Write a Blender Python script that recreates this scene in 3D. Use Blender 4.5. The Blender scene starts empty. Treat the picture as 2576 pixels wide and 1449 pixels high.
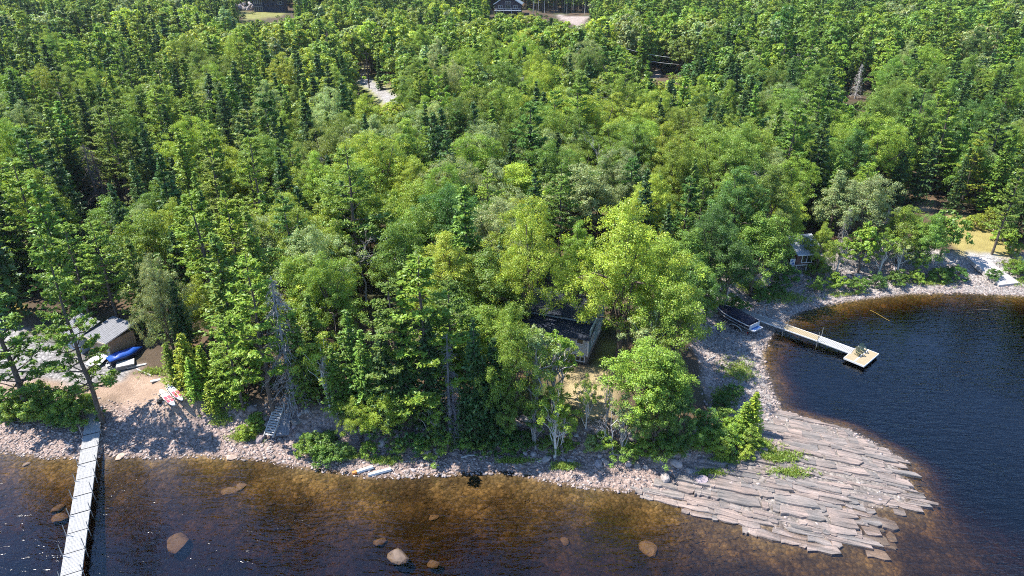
import bpy, math, random
import numpy as np
from mathutils import Vector, Matrix
R = math.radians
rng = np.random.default_rng(7)
random.seed(7)
sc = bpy.context.scene
col = sc.collection

# ------------------------------------------------------------------ camera, sky, sun, exposure
CAM_H, PITCH, FPX = 42.0, R(26.4), 660.0
cd = bpy.data.cameras.new('camera'); cam = bpy.data.objects.new('camera', cd); col.objects.link(cam)
cam.location = (0, 0, CAM_H); cam.rotation_euler = (math.pi/2-PITCH, 0, 0)
cd.sensor_width = 36; cd.lens = FPX/1024*36; cd.clip_start = 0.5; cd.clip_end = 6000
sc.camera = cam
SUN_EL = R(58); SUN_TO = Vector((-0.95, 0.24, 0)).normalized()          # horizontal direction towards the sun
w = bpy.data.worlds.new('World'); sc.world = w; w.use_nodes = True
wn = w.node_tree
sky = wn.nodes.new('ShaderNodeTexSky'); sky.sky_type = 'NISHITA'; sky.sun_disc = False
sky.sun_elevation = SUN_EL; sky.sun_rotation = math.atan2(SUN_TO.x, SUN_TO.y)
sky.air_density = 1.0; sky.dust_density = 0.0; sky.ozone_density = 9.0
bg = wn.nodes['Background']; bg.inputs['Strength'].default_value = 0.15
wn.links.new(sky.outputs[0], bg.inputs[0])
ld = bpy.data.lights.new('sun', 'SUN'); ld.energy = 5.0; ld.angle = R(0.53); ld.color = (1.0, 0.955, 0.88)
sun = bpy.data.objects.new('sun', ld); col.objects.link(sun)
sd = Vector((-SUN_TO.x*math.cos(SUN_EL), -SUN_TO.y*math.cos(SUN_EL), -math.sin(SUN_EL)))
sun.rotation_euler = sd.to_track_quat('-Z', 'Y').to_euler(); sun.location = (-80, 60, 120)
vs = sc.view_settings
vs.view_transform = 'Standard'; vs.look = 'None'; vs.gamma = 1; vs.use_curve_mapping = False
vs.exposure = 1.12
sc.render.engine = 'CYCLES'
cy = sc.cycles
cy.max_bounces = 5; cy.diffuse_bounces = 2; cy.glossy_bounces = 2; cy.transmission_bounces = 3
cy.transparent_max_bounces = 6; cy.volume_bounces = 0; cy.caustics_reflective = False; cy.caustics_refractive = False
cy.use_denoising = False; cy.use_adaptive_sampling = True; cy.adaptive_threshold = 0.015; cy.sample_clamp_direct = 4.0
sc.render.film_transparent = False; cy.pixel_filter_type = 'BLACKMAN_HARRIS'; cy.filter_width = 1.0

# ------------------------------------------------------------------ pixels to places
CP, SP = math.cos(PITCH), math.sin(PITCH)
def ray(u, v):                       # u, v measured on a 2576 px wide view of the photograph
    x = (u*1024/2576-512)/FPX; y = -(v*1024/2576-288)/FPX
    return x, CP+y*SP, -SP+y*CP
def px(u, v, z=0.0):
    a, b, c = ray(u, v); t = (z-CAM_H)/c
    return a*t, b*t
def proj(x, y, z):
    z = z-CAM_H; zz = y*CP-z*SP; yy = y*SP+z*CP
    return (512+FPX*x/zz)*2576/1024, (288-FPX*yy/zz)*2576/1024

# ------------------------------------------------------------------ terrain as a function
SHORE_PX = [(-1500,1075),(-500,1105),(0,1129),(117,1149),(200,1146),(263,1143),(367,1148),(500,1143),(583,1149),(667,1153),(717,1166),(790,1176),
 (859,1185),(925,1196),(992,1196),(1092,1191),(1192,1186),(1275,1184),(1325,1193),(1359,1203),(1425,1214),(1475,1223),(1592,1233),
 (1659,1254),(1717,1256),(1811,1276),(1851,1299),(1917,1322),(1984,1326),(2051,1338),(2120,1346),(2144,1326),(2100,1296),(2060,1272),
 (2110,1270),(2201,1273),(2277,1266),(2283,1232),(2277,1209),(2257,1179),(2274,1159),(2201,1119),(2167,1099),(2134,1083),(2051,1063),
 (2001,1046),(1957,1033),(1951,1009),(1937,983),(1931,950),(1917,920),(1917,883),(1931,856),(1951,836),(1977,806),(2001,790),(2051,773),
 (2117,758),(2217,745),(2284,738),(2417,736),(2484,740),(2576,743),(2700,752),(2900,765),(3300,800)]
sh = np.array([px(u, v) for u, v in SHORE_PX])
SHORE = np.vstack([[-1500, sh[0][1]+6], sh, [1500, sh[-1][1]-10], [1500, 4000], [-1500, 4000]])
def poly_sd(X, Y, P):                # signed distance to a polygon, positive inside
    X = np.asarray(X, float); Y = np.asarray(Y, float)
    d = np.full(X.shape, 1e18); ins = np.zeros(X.shape, bool)
    n = len(P)
    for i in range(n):
        ax, ay = P[i]; bx, by = P[(i+1) % n]
        ex, ey = bx-ax, by-ay
        t = np.clip(((X-ax)*ex+(Y-ay)*ey)/(ex*ex+ey*ey+1e-12), 0, 1)
        d = np.minimum(d, (X-ax-t*ex)**2+(Y-ay-t*ey)**2)
        if by != ay:
            ins ^= ((ay > Y) != (by > Y)) & (X < (bx-ax)*(Y-ay)/(by-ay)+ax)
    return np.sqrt(d)*np.where(ins, 1, -1)
def sstep(a, b, x):
    t = np.clip((x-a)/(b-a), 0, 1); return t*t*(3-2*t)
def wob(X, Y, k, seed=0.0):          # cheap smooth noise -1..1
    return (np.sin(X*k+1.7*np.sin(Y*k*0.7+seed))+np.sin(Y*k*1.13+1.9*np.sin(X*k*0.61+seed*2.1))+np.sin((X+Y)*k*0.53+seed*3.3+1.3*np.sin((X-Y)*k*0.9)))/3
def T(X, Y, s=None):
    X = np.asarray(X, float); Y = np.asarray(Y, float)
    if s is None: s = poly_sd(X, Y, SHORE)
    sl = np.maximum(s, 0)
    north = sstep(58, 66, Y+0.0*X)*sstep(12, 24, X)          # the bay side
    east = sstep(14, 22, X)*(1-north)
    left = 1-sstep(-40, -33, X)
    bank = (1-left)*((1-north)*(1-east)*2.1+north*1.5+east*0.5)
    b0 = 2.6+north*3.5+east*2.5
    z = 0.11*np.minimum(sl, 5)+0.05*np.clip(sl-5, 0, 20)+left*0.10*np.clip(sl-4, 0, 12)
    z = z+bank*sstep(0, 1, (sl-b0)/3.6)
    z = z+0.02*np.clip(sl-14, 0, 80)+0.042*np.maximum(Y-130, 0)+0.06*np.maximum(Y-420, 0)
    z = z+sstep(3, 14, sl)*0.22*wob(X, Y, 0.35, 1.0)+sstep(30, 90, sl)*1.2*wob(X, Y, 0.035, 4.0)
    d = np.maximum(-s, 0)
    bay = sstep(19, 30, X)*sstep(36, 50, Y)
    dep = np.where(d < 6, 0.10*d, 0.6+0.12*(d-6))*(1-bay)+bay*(0.22*d+0.25*np.maximum(d-2.0, 0))
    dep = np.minimum(dep, 6.5)+0.04*wob(X, Y, 1.1, 2.0)*sstep(0.3, 2, d)
    return np.where(s > 0, z, -dep)
def T1(x, y): return float(T(np.array([x]), np.array([y]))[0])
def gt(u, v, dz=0.0):                # where the pixel's ray meets the ground (plus dz)
    z = 2.0
    for _ in range(14):
        x, y = px(u, v, z+dz); z = 0.5*z+0.5*T1(x, y)
    x, y = px(u, v, z+dz)
    return x, y, T1(x, y)
def ppoly(L, z=None):
    return np.array([(px(u, v, z) if z is not None else gt(u, v)[:2]) for u, v in L])

# ------------------------------------------------------------------ materials
def ramp(nt, fac, stops):
    n = nt.nodes.new('ShaderNodeValToRGB'); e = n.color_ramp.elements
    while len(e) < len(stops): e.new(0.5)
    for el, (p, c) in zip(e, stops): el.position = p; el.color = (*c, 1)
    nt.links.new(fac, n.inputs[0]); return n.outputs[0]
def noise(nt, scale, detail=4, vec=None, rough=0.55, dist=0.0):
    n = nt.nodes.new('ShaderNodeTexNoise'); n.inputs['Scale'].default_value = scale; n.inputs['Detail'].default_value = detail
    n.inputs['Roughness'].default_value = rough; n.inputs['Distortion'].default_value = dist
    if vec is not None: nt.links.new(vec, n.inputs['Vector'])
    return n
def mixc(nt, fac, a, b, mode='MIX'):
    n = nt.nodes.new('ShaderNodeMix'); n.data_type = 'RGBA'; n.blend_type = mode
    for sock, val in ((n.inputs[0], fac), (n.inputs[6], a), (n.inputs[7], b)):
        if isinstance(val, (int, float)): sock.default_value = val
        elif isinstance(val, tuple): sock.default_value = (*val, 1)
        else: nt.links.new(val, sock)
    return n.outputs[2]
def bump(nt, h, strength, dist=0.05):
    n = nt.nodes.new('ShaderNodeBump'); n.inputs['Strength'].default_value = strength; n.inputs['Distance'].default_value = dist
    nt.links.new(h, n.inputs['Height']); return n.outputs[0]
def coords(nt, kind='Object'):
    n = nt.nodes.new('ShaderNodeTexCoord'); return n.outputs[kind]
MATS = {}
def mat(name, c, rough=0.7, var=0.25, scale=6.0, metal=0.0, bmp=0.15, stretch=None, spec=0.35, c2=None, objcol=False):
    if name in MATS: return MATS[name]
    m = bpy.data.materials.new(name); m.use_nodes = True; nt = m.node_tree; p = nt.nodes['Principled BSDF']
    v = coords(nt)
    if stretch:
        mp = nt.nodes.new('ShaderNodeMapping'); mp.inputs['Scale'].default_value = stretch; nt.links.new(v, mp.inputs[0]); v = mp.outputs[0]
    n = noise(nt, scale, 5, v)
    lo = tuple(x*(1-var) for x in c); hi = c2 or tuple(min(1, x*(1+var)) for x in c)
    cc = ramp(nt, n.outputs[0], [(0.3, lo), (0.7, hi)])
    if objcol:
        oi = nt.nodes.new('ShaderNodeObjectInfo'); cc = mixc(nt, 1.0, cc, oi.outputs['Color'], 'MULTIPLY')
    nt.links.new(cc, p.inputs['Base Color'])
    p.inputs['Roughness'].default_value = rough; p.inputs['Metallic'].default_value = metal; p.inputs['Specular IOR Level'].default_value = spec
    if bmp: nt.links.new(bump(nt, n.outputs[0], bmp), p.inputs['Normal'])
    MATS[name] = m; return m

def leaf_mat(name, instanced, trans=0.38):
    m = bpy.data.materials.new(name); m.use_nodes = True; nt = m.node_tree; nt.nodes.clear()
    out = nt.nodes.new('ShaderNodeOutputMaterial')
    if instanced:
        a = nt.nodes.new('ShaderNodeAttribute'); a.attribute_type = 'INSTANCER'; a.attribute_name = 'tint'; tint = a.outputs['Color']
    else:
        a = nt.nodes.new('ShaderNodeObjectInfo'); tint = a.outputs['Color']
    lv = nt.nodes.new('ShaderNodeVertexColor'); lv.layer_name = 'leaf'
    c = mixc(nt, 1.0, tint, lv.outputs[0], 'MULTIPLY')
    d = nt.nodes.new('ShaderNodeBsdfDiffuse'); t = nt.nodes.new('ShaderNodeBsdfTranslucent'); g = nt.nodes.new('ShaderNodeBsdfGlossy')
    g.inputs['Roughness'].default_value = 0.45; g.inputs['Color'].default_value = (0.9, 0.95, 1, 1)
    nt.links.new(c, d.inputs[0])
    tc = mixc(nt, 1.0, c, (1.35, 1.15, 0.55), 'MULTIPLY'); nt.links.new(tc, t.inputs[0])
    mx = nt.nodes.new('ShaderNodeMixShader'); mx.inputs[0].default_value = trans
    nt.links.new(d.outputs[0], mx.inputs[1]); nt.links.new(t.outputs[0], mx.inputs[2])
    m2 = nt.nodes.new('ShaderNodeMixShader'); m2.inputs[0].default_value = 0.02
    nt.links.new(mx.outputs[0], m2.inputs[1]); nt.links.new(g.outputs[0], m2.inputs[2])
    nt.links.new(m2.outputs[0], out.inputs[0]); MATS[name] = m; return m
LEAF = leaf_mat('leaves', False); LEAFI = leaf_mat('leaves_far', True)
NEED = leaf_mat('needles', False, 0.28); NEEDI = leaf_mat('needles_far', True, 0.28)
BARK = mat('bark', (0.11, 0.085, 0.065), 0.9, 0.4, 9, stretch=(1, 1, 0.25), bmp=0.5)
BARKG = mat('bark_grey', (0.34, 0.32, 0.30), 0.9, 0.3, 8, stretch=(1, 1, 0.3), bmp=0.4)
BARKW = mat('bark_birch', (0.55, 0.51, 0.45), 0.8, 0.35, 5, stretch=(1, 1, 2.5), bmp=0.2)
DEADW = mat('dead_wood', (0.36, 0.33, 0.32), 0.9, 0.3, 4, bmp=0.2, objcol=True)

def ground_mat(name, kind):
    m = bpy.data.materials.new(name); m.use_nodes = True; nt = m.node_tree; p = nt.nodes['Principled BSDF']
    v = coords(nt); at = nt.nodes.new('ShaderNodeVertexColor'); at.layer_name = 'albedo'
    big = noise(nt, 0.45, 5, v, 0.6); fine = noise(nt, 5.5, 6, v, 0.65)
    vo = nt.nodes.new('ShaderNodeTexVoronoi'); vo.inputs['Scale'].default_value = 3.6 if kind != 'forest' else 7.0; nt.links.new(v, vo.inputs['Vector'])
    vo2 = nt.nodes.new('ShaderNodeTexVoronoi'); vo2.inputs['Scale'].default_value = 1.3; nt.links.new(v, vo2.inputs['Vector'])
    cell = nt.nodes.new('ShaderNodeSeparateColor'); nt.links.new(vo.outputs['Color'], cell.inputs[0])
    a = ramp(nt, big.outputs[0], [(0.25, (0.72, 0.70, 0.68)), (0.75, (1.22, 1.22, 1.2))])
    b = ramp(nt, fine.outputs[0], [(0.25, (0.62, 0.60, 0.57)), (0.75, (1.3, 1.3, 1.3))])
    c = mixc(nt, 1.0, at.outputs[0], a, 'MULTIPLY'); c = mixc(nt, 0.8, c, b, 'MULTIPLY')
    if kind in ('beach', 'bed'):
        s = ramp(nt, cell.outputs[0], [(0.0, (0.62, 0.60, 0.60)), (0.5, (1.0, 0.97, 0.95)), (1.0, (1.4, 1.36, 1.33))])
        c = mixc(nt, 0.8, c, s, 'MULTIPLY')
        e = ramp(nt, vo.outputs['Distance'], [(0.35, (1.1, 1.1, 1.1)), (0.75, (0.5, 0.5, 0.5))]); c = mixc(nt, 0.7, c, e, 'MULTIPLY')
    if kind == 'bed':
        pn = noise(nt, 0.16, 4, v, 0.6); s = ramp(nt, pn.outputs[0], [(0.38, (0.45, 0.42, 0.38)), (0.6, (1.15, 1.12, 1.0))]); c = mixc(nt, 1.0, c, s, 'MULTIPLY')
        c2 = nt.nodes.new('ShaderNodeSeparateColor'); nt.links.new(vo2.outputs['Color'], c2.inputs[0])
        s = ramp(nt, c2.outputs[1], [(0.5, (0.8, 0.8, 0.8)), (0.95, (1.7, 1.6, 1.45))]); c = mixc(nt, 0.6, c, s, 'MULTIPLY')
    nt.links.new(c, p.inputs['Base Color']); p.inputs['Roughness'].default_value = 0.92; p.inputs['Specular IOR Level'].default_value = 0.2
    h = nt.nodes.new('ShaderNodeMath'); h.operation = 'SUBTRACT'
    nt.links.new(fine.outputs[0], h.inputs[0]); nt.links.new(vo.outputs['Distance'], h.inputs[1])
    nt.links.new(bump(nt, h.outputs[0], 0.6, 0.12), p.inputs['Normal'])
    MATS[name] = m; return m
M_FOREST = ground_mat('forest_floor', 'forest'); M_BEACH = ground_mat('beach_gravel', 'beach'); M_BED = ground_mat('lakebed', 'bed')

STONE = mat('stone', (0.31, 0.275, 0.26), 0.9, 0.28, 3.0, bmp=0.35, objcol=True)
def ledge_mat():
    a = np.array(px(1874, 1193, .5)); b_ = np.array(px(2210, 1266, .3)); an = math.atan2(b_[1]-a[1], b_[0]-a[0])
    m = bpy.data.materials.new('ledge_rock'); m.use_nodes = True; nt = m.node_tree; p = nt.nodes['Principled BSDF']
    g = nt.nodes.new('ShaderNodeNewGeometry'); mp = nt.nodes.new('ShaderNodeMapping'); mp.vector_type = 'TEXTURE'; mp.inputs['Rotation'].default_value = (0, 0, an); mp.inputs['Scale'].default_value = (2.6, 0.28, 0.28)
    nt.links.new(g.outputs['Position'], mp.inputs[0])
    st = noise(nt, 1.0, 6, mp.outputs[0], 0.65); gr = noise(nt, 9, 5, g.outputs['Position'], 0.65); bg_ = noise(nt, 0.5, 3, g.outputs['Position'])
    c = ramp(nt, st.outputs[0], [(0.32, (0.10, 0.092, 0.088)), (0.46, (0.21, 0.183, 0.168)), (0.62, (0.31, 0.262, 0.236)), (0.8, (0.39, 0.335, 0.302))])
    c = mixc(nt, 0.7, c, ramp(nt, gr.outputs[0], [(0.3, (0.65, 0.65, 0.65)), (0.7, (1.2, 1.2, 1.2))]), 'MULTIPLY')
    c = mixc(nt, 0.6, c, ramp(nt, bg_.outputs[0], [(0.4, (0.72, 0.76, 0.78)), (0.6, (1.1, 1.02, 0.98))]), 'MULTIPLY')
    oi = nt.nodes.new('ShaderNodeObjectInfo'); c = mixc(nt, 1.0, c, oi.outputs['Color'], 'MULTIPLY')
    nt.links.new(c, p.inputs['Base Color']); p.inputs['Roughness'].default_value = 0.9; p.inputs['Specular IOR Level'].default_value = 0.2
    h = nt.nodes.new('ShaderNodeMath'); h.operation = 'MULTIPLY_ADD'; h.inputs[1].default_value = 0.3; nt.links.new(gr.outputs[0], h.inputs[0]); nt.links.new(st.outputs[0], h.inputs[2])
    nt.links.new(bump(nt, h.outputs[0], 0.8, 0.15), p.inputs['Normal']); MATS['ledge_rock'] = m; return m
LEDGE = ledge_mat()

# ------------------------------------------------------------------ mesh helpers
def mesh_np(name, V, F, mats=(), smooth=False, leaf=None):
    """V (n,3); F list of integer arrays (k,3) or (k,4)."""
    me = bpy.data.meshes.new(name)
    F = [np.asarray(f, np.int32) for f in (F if isinstance(F, list) else [F]) if len(f)]
    V = np.asarray(V, np.float32)
    me.vertices.add(len(V)); me.vertices.foreach_set('co', V.ravel())
    tot = sum(f.size for f in F); npol = sum(len(f) for f in F)
    me.loops.add(tot); me.loops.foreach_set('vertex_index', np.concatenate([f.ravel() for f in F]))
    st = []; o = 0
    for f in F:
        st.append(o+np.arange(len(f))*f.shape[1]); o += f.size
    me.polygons.add(npol); me.polygons.foreach_set('loop_start', np.concatenate(st).astype(np.int32))
    if smooth: me.polygons.foreach_set('use_smooth', np.ones(npol, bool))
    me.update(calc_edges=True)
    for m in mats: me.materials.append(m)
    if leaf is not None:
        a = me.color_attributes.new('leaf', 'FLOAT_COLOR', 'POINT')
        a.data.foreach_set('color', np.hstack([leaf, np.ones((len(leaf), 1))]).astype(np.float32).ravel())
    return me
class MB:
    def __init__(s): s.v = []; s.f = []
    def add(s, V, F):
        o = len(s.v); s.v += [tuple(map(float, p)) for p in V]; s.f += [tuple(int(i)+o for i in f) for f in F]; return s
    def box(s, c, d, rx=0, ry=0, rz=0, bev=0.0):
        M = Matrix.Translation(c) @ Matrix.Rotation(rz, 4, 'Z') @ Matrix.Rotation(ry, 4, 'Y') @ Matrix.Rotation(rx, 4, 'X')
        x, y, z = d[0]/2, d[1]/2, d[2]/2
        P = [(-x,-y,-z),(x,-y,-z),(x,y,-z),(-x,y,-z),(-x,-y,z),(x,-y,z),(x,y,z),(-x,y,z)]
        return s.add([M @ Vector(p) for p in P], [(0,3,2,1),(4,5,6,7),(0,1,5,4),(1,2,6,5),(2,3,7,6),(3,0,4,7)])
    def beam(s, a, b, wd, ht=None):
        a, b = Vector(a), Vector(b); d = b-a; ht = ht or wd
        t = d.normalized(); up = Vector((0,0,1)) if abs(t.z) < 0.95 else Vector((1,0,0))
        sx = t.cross(up).normalized()*wd/2; sz = sx.cross(t).normalized()*ht/2
        P = [a-sx-sz, a+sx-sz, a+sx+sz, a-sx+sz, b-sx-sz, b+sx-sz, b+sx+sz, b-sx+sz]
        return s.add(P, [(0,1,2,3),(7,6,5,4),(0,4,5,1),(1,5,6,2),(2,6,7,3),(3,7,4,0)])
    def tube(s, pts, rad, n=6):
        V, F = tube_np(np.array(pts, float), np.broadcast_to(np.array(rad, float), (len(pts),)), n)
        return s.add(V, F)
    def prism(s, poly, a, b):            # polygon in the x-z plane extruded along y
        n = len(poly); V = [(x, a, z) for x, z in poly]+[(x, b, z) for x, z in poly]
        F = [tuple(range(n)), tuple(range(2*n-1, n-1, -1))]+[(i, i+n, (i+1) % n+n, (i+1) % n) for i in range(n)]
        return s.add(V, F)
    def loft(s, rings):
        n = len(rings[0]); V = [p for r in rings for p in r]
        F = [(k*n+i, k*n+(i+1) % n, (k+1)*n+(i+1) % n, (k+1)*n+i) for k in range(len(rings)-1) for i in range(n)]
        F += [tuple(range(n-1, -1, -1)), tuple(range((len(rings)-1)*n, len(rings)*n))]
        return s.add(V, F)
    def mesh(s, name, m, smooth=False):
        me = bpy.data.meshes.new(name); me.from_pydata(s.v, [], s.f); me.validate(); me.update()
        me.materials.append(m)
        if smooth: me.polygons.foreach_set('use_smooth', np.ones(len(me.polygons), bool))
        return me
    def build(s, name, m, parent=None, kind=None, label=None, smooth=False):
        o = put(name, s.mesh(name, m, smooth), parent)
        if kind: o['kind'] = kind
        if label: o['label'] = label
        return o
def tube_np(P, r, n=5):
    k = len(P); V = np.zeros((k*n, 3)); t = np.gradient(P, axis=0)
    t /= np.linalg.norm(t, axis=1, keepdims=True)+1e-9
    ref = np.where(np.abs(t[:, 2:3]) < 0.9, np.array([[0, 0, 1.0]]), np.array([[1.0, 0, 0]]))
    a = np.cross(t, ref); a /= np.linalg.norm(a, axis=1, keepdims=True)+1e-9; b = np.cross(t, a)
    for i in range(n):
        th = 2*math.pi*i/n; V[i::n] = P+r[:, None]*(math.cos(th)*a+math.sin(th)*b)
    F = np.array([(q*n+i, q*n+(i+1) % n, (q+1)*n+(i+1) % n, (q+1)*n+i) for q in range(k-1) for i in range(n)])
    return V, F
def put(name, me, parent=None, loc=None, rot=None, scale=None):
    o = bpy.data.objects.new(name, me); col.objects.link(o)
    if parent is not None: o.parent = parent
    if loc is not None: o.location = loc
    if rot is not None: o.rotation_euler = rot
    if scale is not None: o.scale = scale
    return o
def tag(o, label, cat, group=None):
    o['label'] = label; o['category'] = cat
    if group: o['group'] = group
    return o
def root(name, label, cat, loc, rz=0.0, group=None):
    o = bpy.data.objects.new(name, None); col.objects.link(o); o.empty_display_size = 0.2
    o.location = loc; o.rotation_euler = (0, 0, rz)
    return tag(o, label, cat, group)
def struct(o): o['kind'] = 'structure'; return o

# ------------------------------------------------------------------ ground, beach, lakebed, lake
Z_LAWN = ppoly([(1385,905),(1440,922),(1500,930),(1535,905),(1560,930),(1550,1000),(1540,1050),(1470,1050),(1415,980)])
Z_YARD = ppoly([(1490,905),(1512,860),(1545,850),(1570,890),(1560,935),(1515,935)])
Z_BACK = ppoly([(1320,745),(1430,750),(1480,770),(1520,810),(1400,800),(1330,800)])
Z_DRIVE = ppoly([(-150,770),(0,790),(60,835),(150,872),(225,905),(345,926),(300,955),(215,975),(120,950),(-150,965)])
Z_EARTH = ppoly([(-100,960),(120,948),(215,968),(345,925),(420,955),(490,985),(520,1030),(430,1065),(300,1010),(220,1000),(0,990)])
Z_GRASSL = ppoly([(-60,740),(30,755),(70,790),(40,810),(0,790),(-80,780)])
Z_LAWNR = ppoly([(2385,535),(2470,545),(2530,595),(2560,645),(2480,650),(2410,640),(2380,600)])
Z_PATHR = ppoly([(2425,632),(2500,640),(2576,690),(2640,720),(2560,720),(2500,690),(2450,660)])
Z_WALKR = ppoly([(2295,505),(2345,505),(2345,530),(2300,530)])
Z_ROAD_L = [gt(u, v) for u, v in ((880,160),(905,190),(925,208),(950,225),(972,241),(990,262))]
Z_HILL = ppoly([(1400,38),(1485,42),(1470,52),(1455,70),(1440,62),(1410,48)])
Z_HILL2 = ppoly([(600,30),(725,30),(700,46),(615,47)])
Z_MID = ppoly([(1638,178),(1662,176),(1664,194),(1642,196)])
def line_d(X, Y, L):
    d = np.full(np.shape(X), 1e9)
    for (ax, ay, _), (bx, by, _) in zip(L[:-1], L[1:]):
        ex, ey = bx-ax, by-ay; t = np.clip(((X-ax)*ex+(Y-ay)*ey)/(ex*ex+ey*ey), 0, 1)
        d = np.minimum(d, np.hypot(X-ax-t*ex, Y-ay-t*ey))
    return d
yr = np.concatenate([np.linspace(-320, 12, 16)[:-1], 12+np.arange(0, 40)*0.55]); yl = [yr[-1]]
while yl[-1] < 100: yl.append(yl[-1]+0.34)
stp = 0.34
while yl[-1] < 900: stp *= 1.035; yl.append(yl[-1]+min(stp, 14))
yr = np.concatenate([yr, yl[1:], [1100, 1600, 2600]])
NX = 520; uu = np.linspace(-1, 1, NX)
GX = uu[None, :]*(np.where(yr < 12, 75+np.abs(yr-12)*1.0, 50+0.97*yr+np.maximum(yr-600, 0)*0.3))[:, None]; GY = np.repeat(yr[:, None], NX, 1)
GS = poly_sd(GX, GY, SHORE); GZ = T(GX, GY, GS)
def m_in(Z, soft=0.8):
    lo = Z.min(0)-3; hi = Z.max(0)+3; out = np.zeros(GX.shape)
    k = (GX > lo[0]) & (GX < hi[0]) & (GY > lo[1]) & (GY < hi[1])
    if k.any(): out[k] = sstep(-soft, soft, poly_sd(GX[k], GY[k], Z)+0.5*wob(GX[k], GY[k], 1.7, 3.0))
    return out
ALB = np.zeros(GX.shape+(3,)); ALB[:] = (0.085, 0.062, 0.042)
def paint(mask, c):
    global ALB
    ALB = ALB*(1-mask[..., None])+np.array(c)*mask[..., None]
east = sstep(14, 24, GX); bw = 4.0+5.0*sstep(16, 26, GX)+2.5*(1-sstep(-40, -30, GX))
beachm = (1-sstep(0, 1, (GS-bw-0.8*wob(GX, GY, 0.8))/2.2))
litter = sstep(-0.1, 0.5, wob(GX, GY, 0.5, 6.0)); paint(litter*0.6, (0.13, 0.085, 0.05)); paint(sstep(0.1, 0.6, wob(GX, GY, 0.33, 9.0))*0.6, (0.05, 0.075, 0.025))
paint(beachm, (0.31, 0.24, 0.215))
paint(beachm*sstep(16, 26, GX), (0.30, 0.28, 0.27))
m_earth = m_in(Z_EARTH, 1.2); paint(m_earth, (0.34, 0.245, 0.185)); m_drive = m_in(Z_DRIVE, 0.8); paint(m_drive, (0.27, 0.265, 0.265))
paint(m_in(Z_GRASSL), (0.30, 0.24, 0.06))
m_lawn = m_in(Z_LAWN, 0.9); paint(m_lawn, (0.35, 0.28, 0.155)); m_yard = m_in(Z_YARD); paint(m_yard, (0.16, 0.15, 0.045)); paint(m_in(Z_BACK), (0.42, 0.29, 0.25))
m_lawnr = m_in(Z_LAWNR); paint(m_lawnr, (0.30, 0.25, 0.09)); m_pathr = m_in(Z_PATHR); paint(m_pathr, (0.40, 0.39, 0.38)); paint(m_in(Z_WALKR), (0.40, 0.30, 0.19))
rd = line_d(GX, GY, Z_ROAD_L); paint(1-sstep(3, 5.5, rd), (0.24, 0.25, 0.09)); m_road = 1-sstep(1.7, 2.6, rd); paint(m_road, (0.34, 0.335, 0.34))
m_hill = np.maximum(m_in(Z_HILL, 1.5), m_in(Z_MID, 1.0)); paint(m_hill, (0.38, 0.32, 0.29)); paint(m_in(Z_HILL2, 1.5), (0.22, 0.22, 0.07))
LPG = np.array([px(u, v, 0.2) for u, v in [(1650,1240),(1770,1180),(1905,1125),(1950,1030),(2134,1082),(2278,1160),(2350,1250),(2260,1345),(2100,1372),(1850,1316)]]); paint(m_in(LPG, 1.2), (0.24, 0.215, 0.195))
bedm = 1-sstep(-0.6, 0.05, GS); paint(bedm, (0.15, 0.112, 0.058)); paint(sstep(1.5, 6, -GS)*0.75, (0.085, 0.075, 0.062))
wet = sstep(-0.35, 0.0, GS)*(1-sstep(0.0, 0.45, GS)); paint(wet*0.55, (0.17, 0.13, 0.11))
V = np.stack([GX, GY, GZ], -1).reshape(-1, 3); NR = len(yr)
I = np.arange(NR*NX).reshape(NR, NX); Q = np.stack([I[:-1, :-1], I[:-1, 1:], I[1:, 1:], I[1:, :-1]], -1).reshape(-1, 4)
def fm(a): return (a[:-1, :-1]+a[1:, 1:]+a[:-1, 1:]+a[1:, :-1]).reshape(-1)/4
fs = fm(GS)
cls = np.zeros(len(Q), int)
cls[fm(beachm) > 0.5] = 1; cls[fm(m_earth) > 0.5] = 5
cls[fm(np.maximum(m_drive, m_pathr)) > 0.5] = 2; cls[fm(np.maximum(m_lawn, np.maximum(m_yard, m_lawnr))) > 0.5] = 3; cls[fm(m_road) > 0.5] = 4; cls[fm(m_hill) > 0.5] = 6
cls[fs < -0.1] = 7
def cut(name, k, m):
    f = Q[cls == k]; ids, inv = np.unique(f, return_inverse=True)
    me = mesh_np(name, V[ids], inv.reshape(-1, 4), [m], smooth=True)
    a = me.color_attributes.new('albedo', 'FLOAT_COLOR', 'POINT'); A = ALB.reshape(-1, 3)[ids]
    a.data.foreach_set('color', np.hstack([A, np.ones((len(A), 1))]).astype(np.float32).ravel())
    return struct(put(name, me))
ground = cut('ground', 0, M_FOREST); beach = cut('beach', 1, M_BEACH); cut('driveway', 2, M_BEACH); cut('lawn', 3, M_FOREST)
cut('road', 4, M_BEACH); cut('dirt_path', 5, M_FOREST); cut('gravel_clearing', 6, M_BEACH); cut('lakebed', 7, M_BED)

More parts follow.
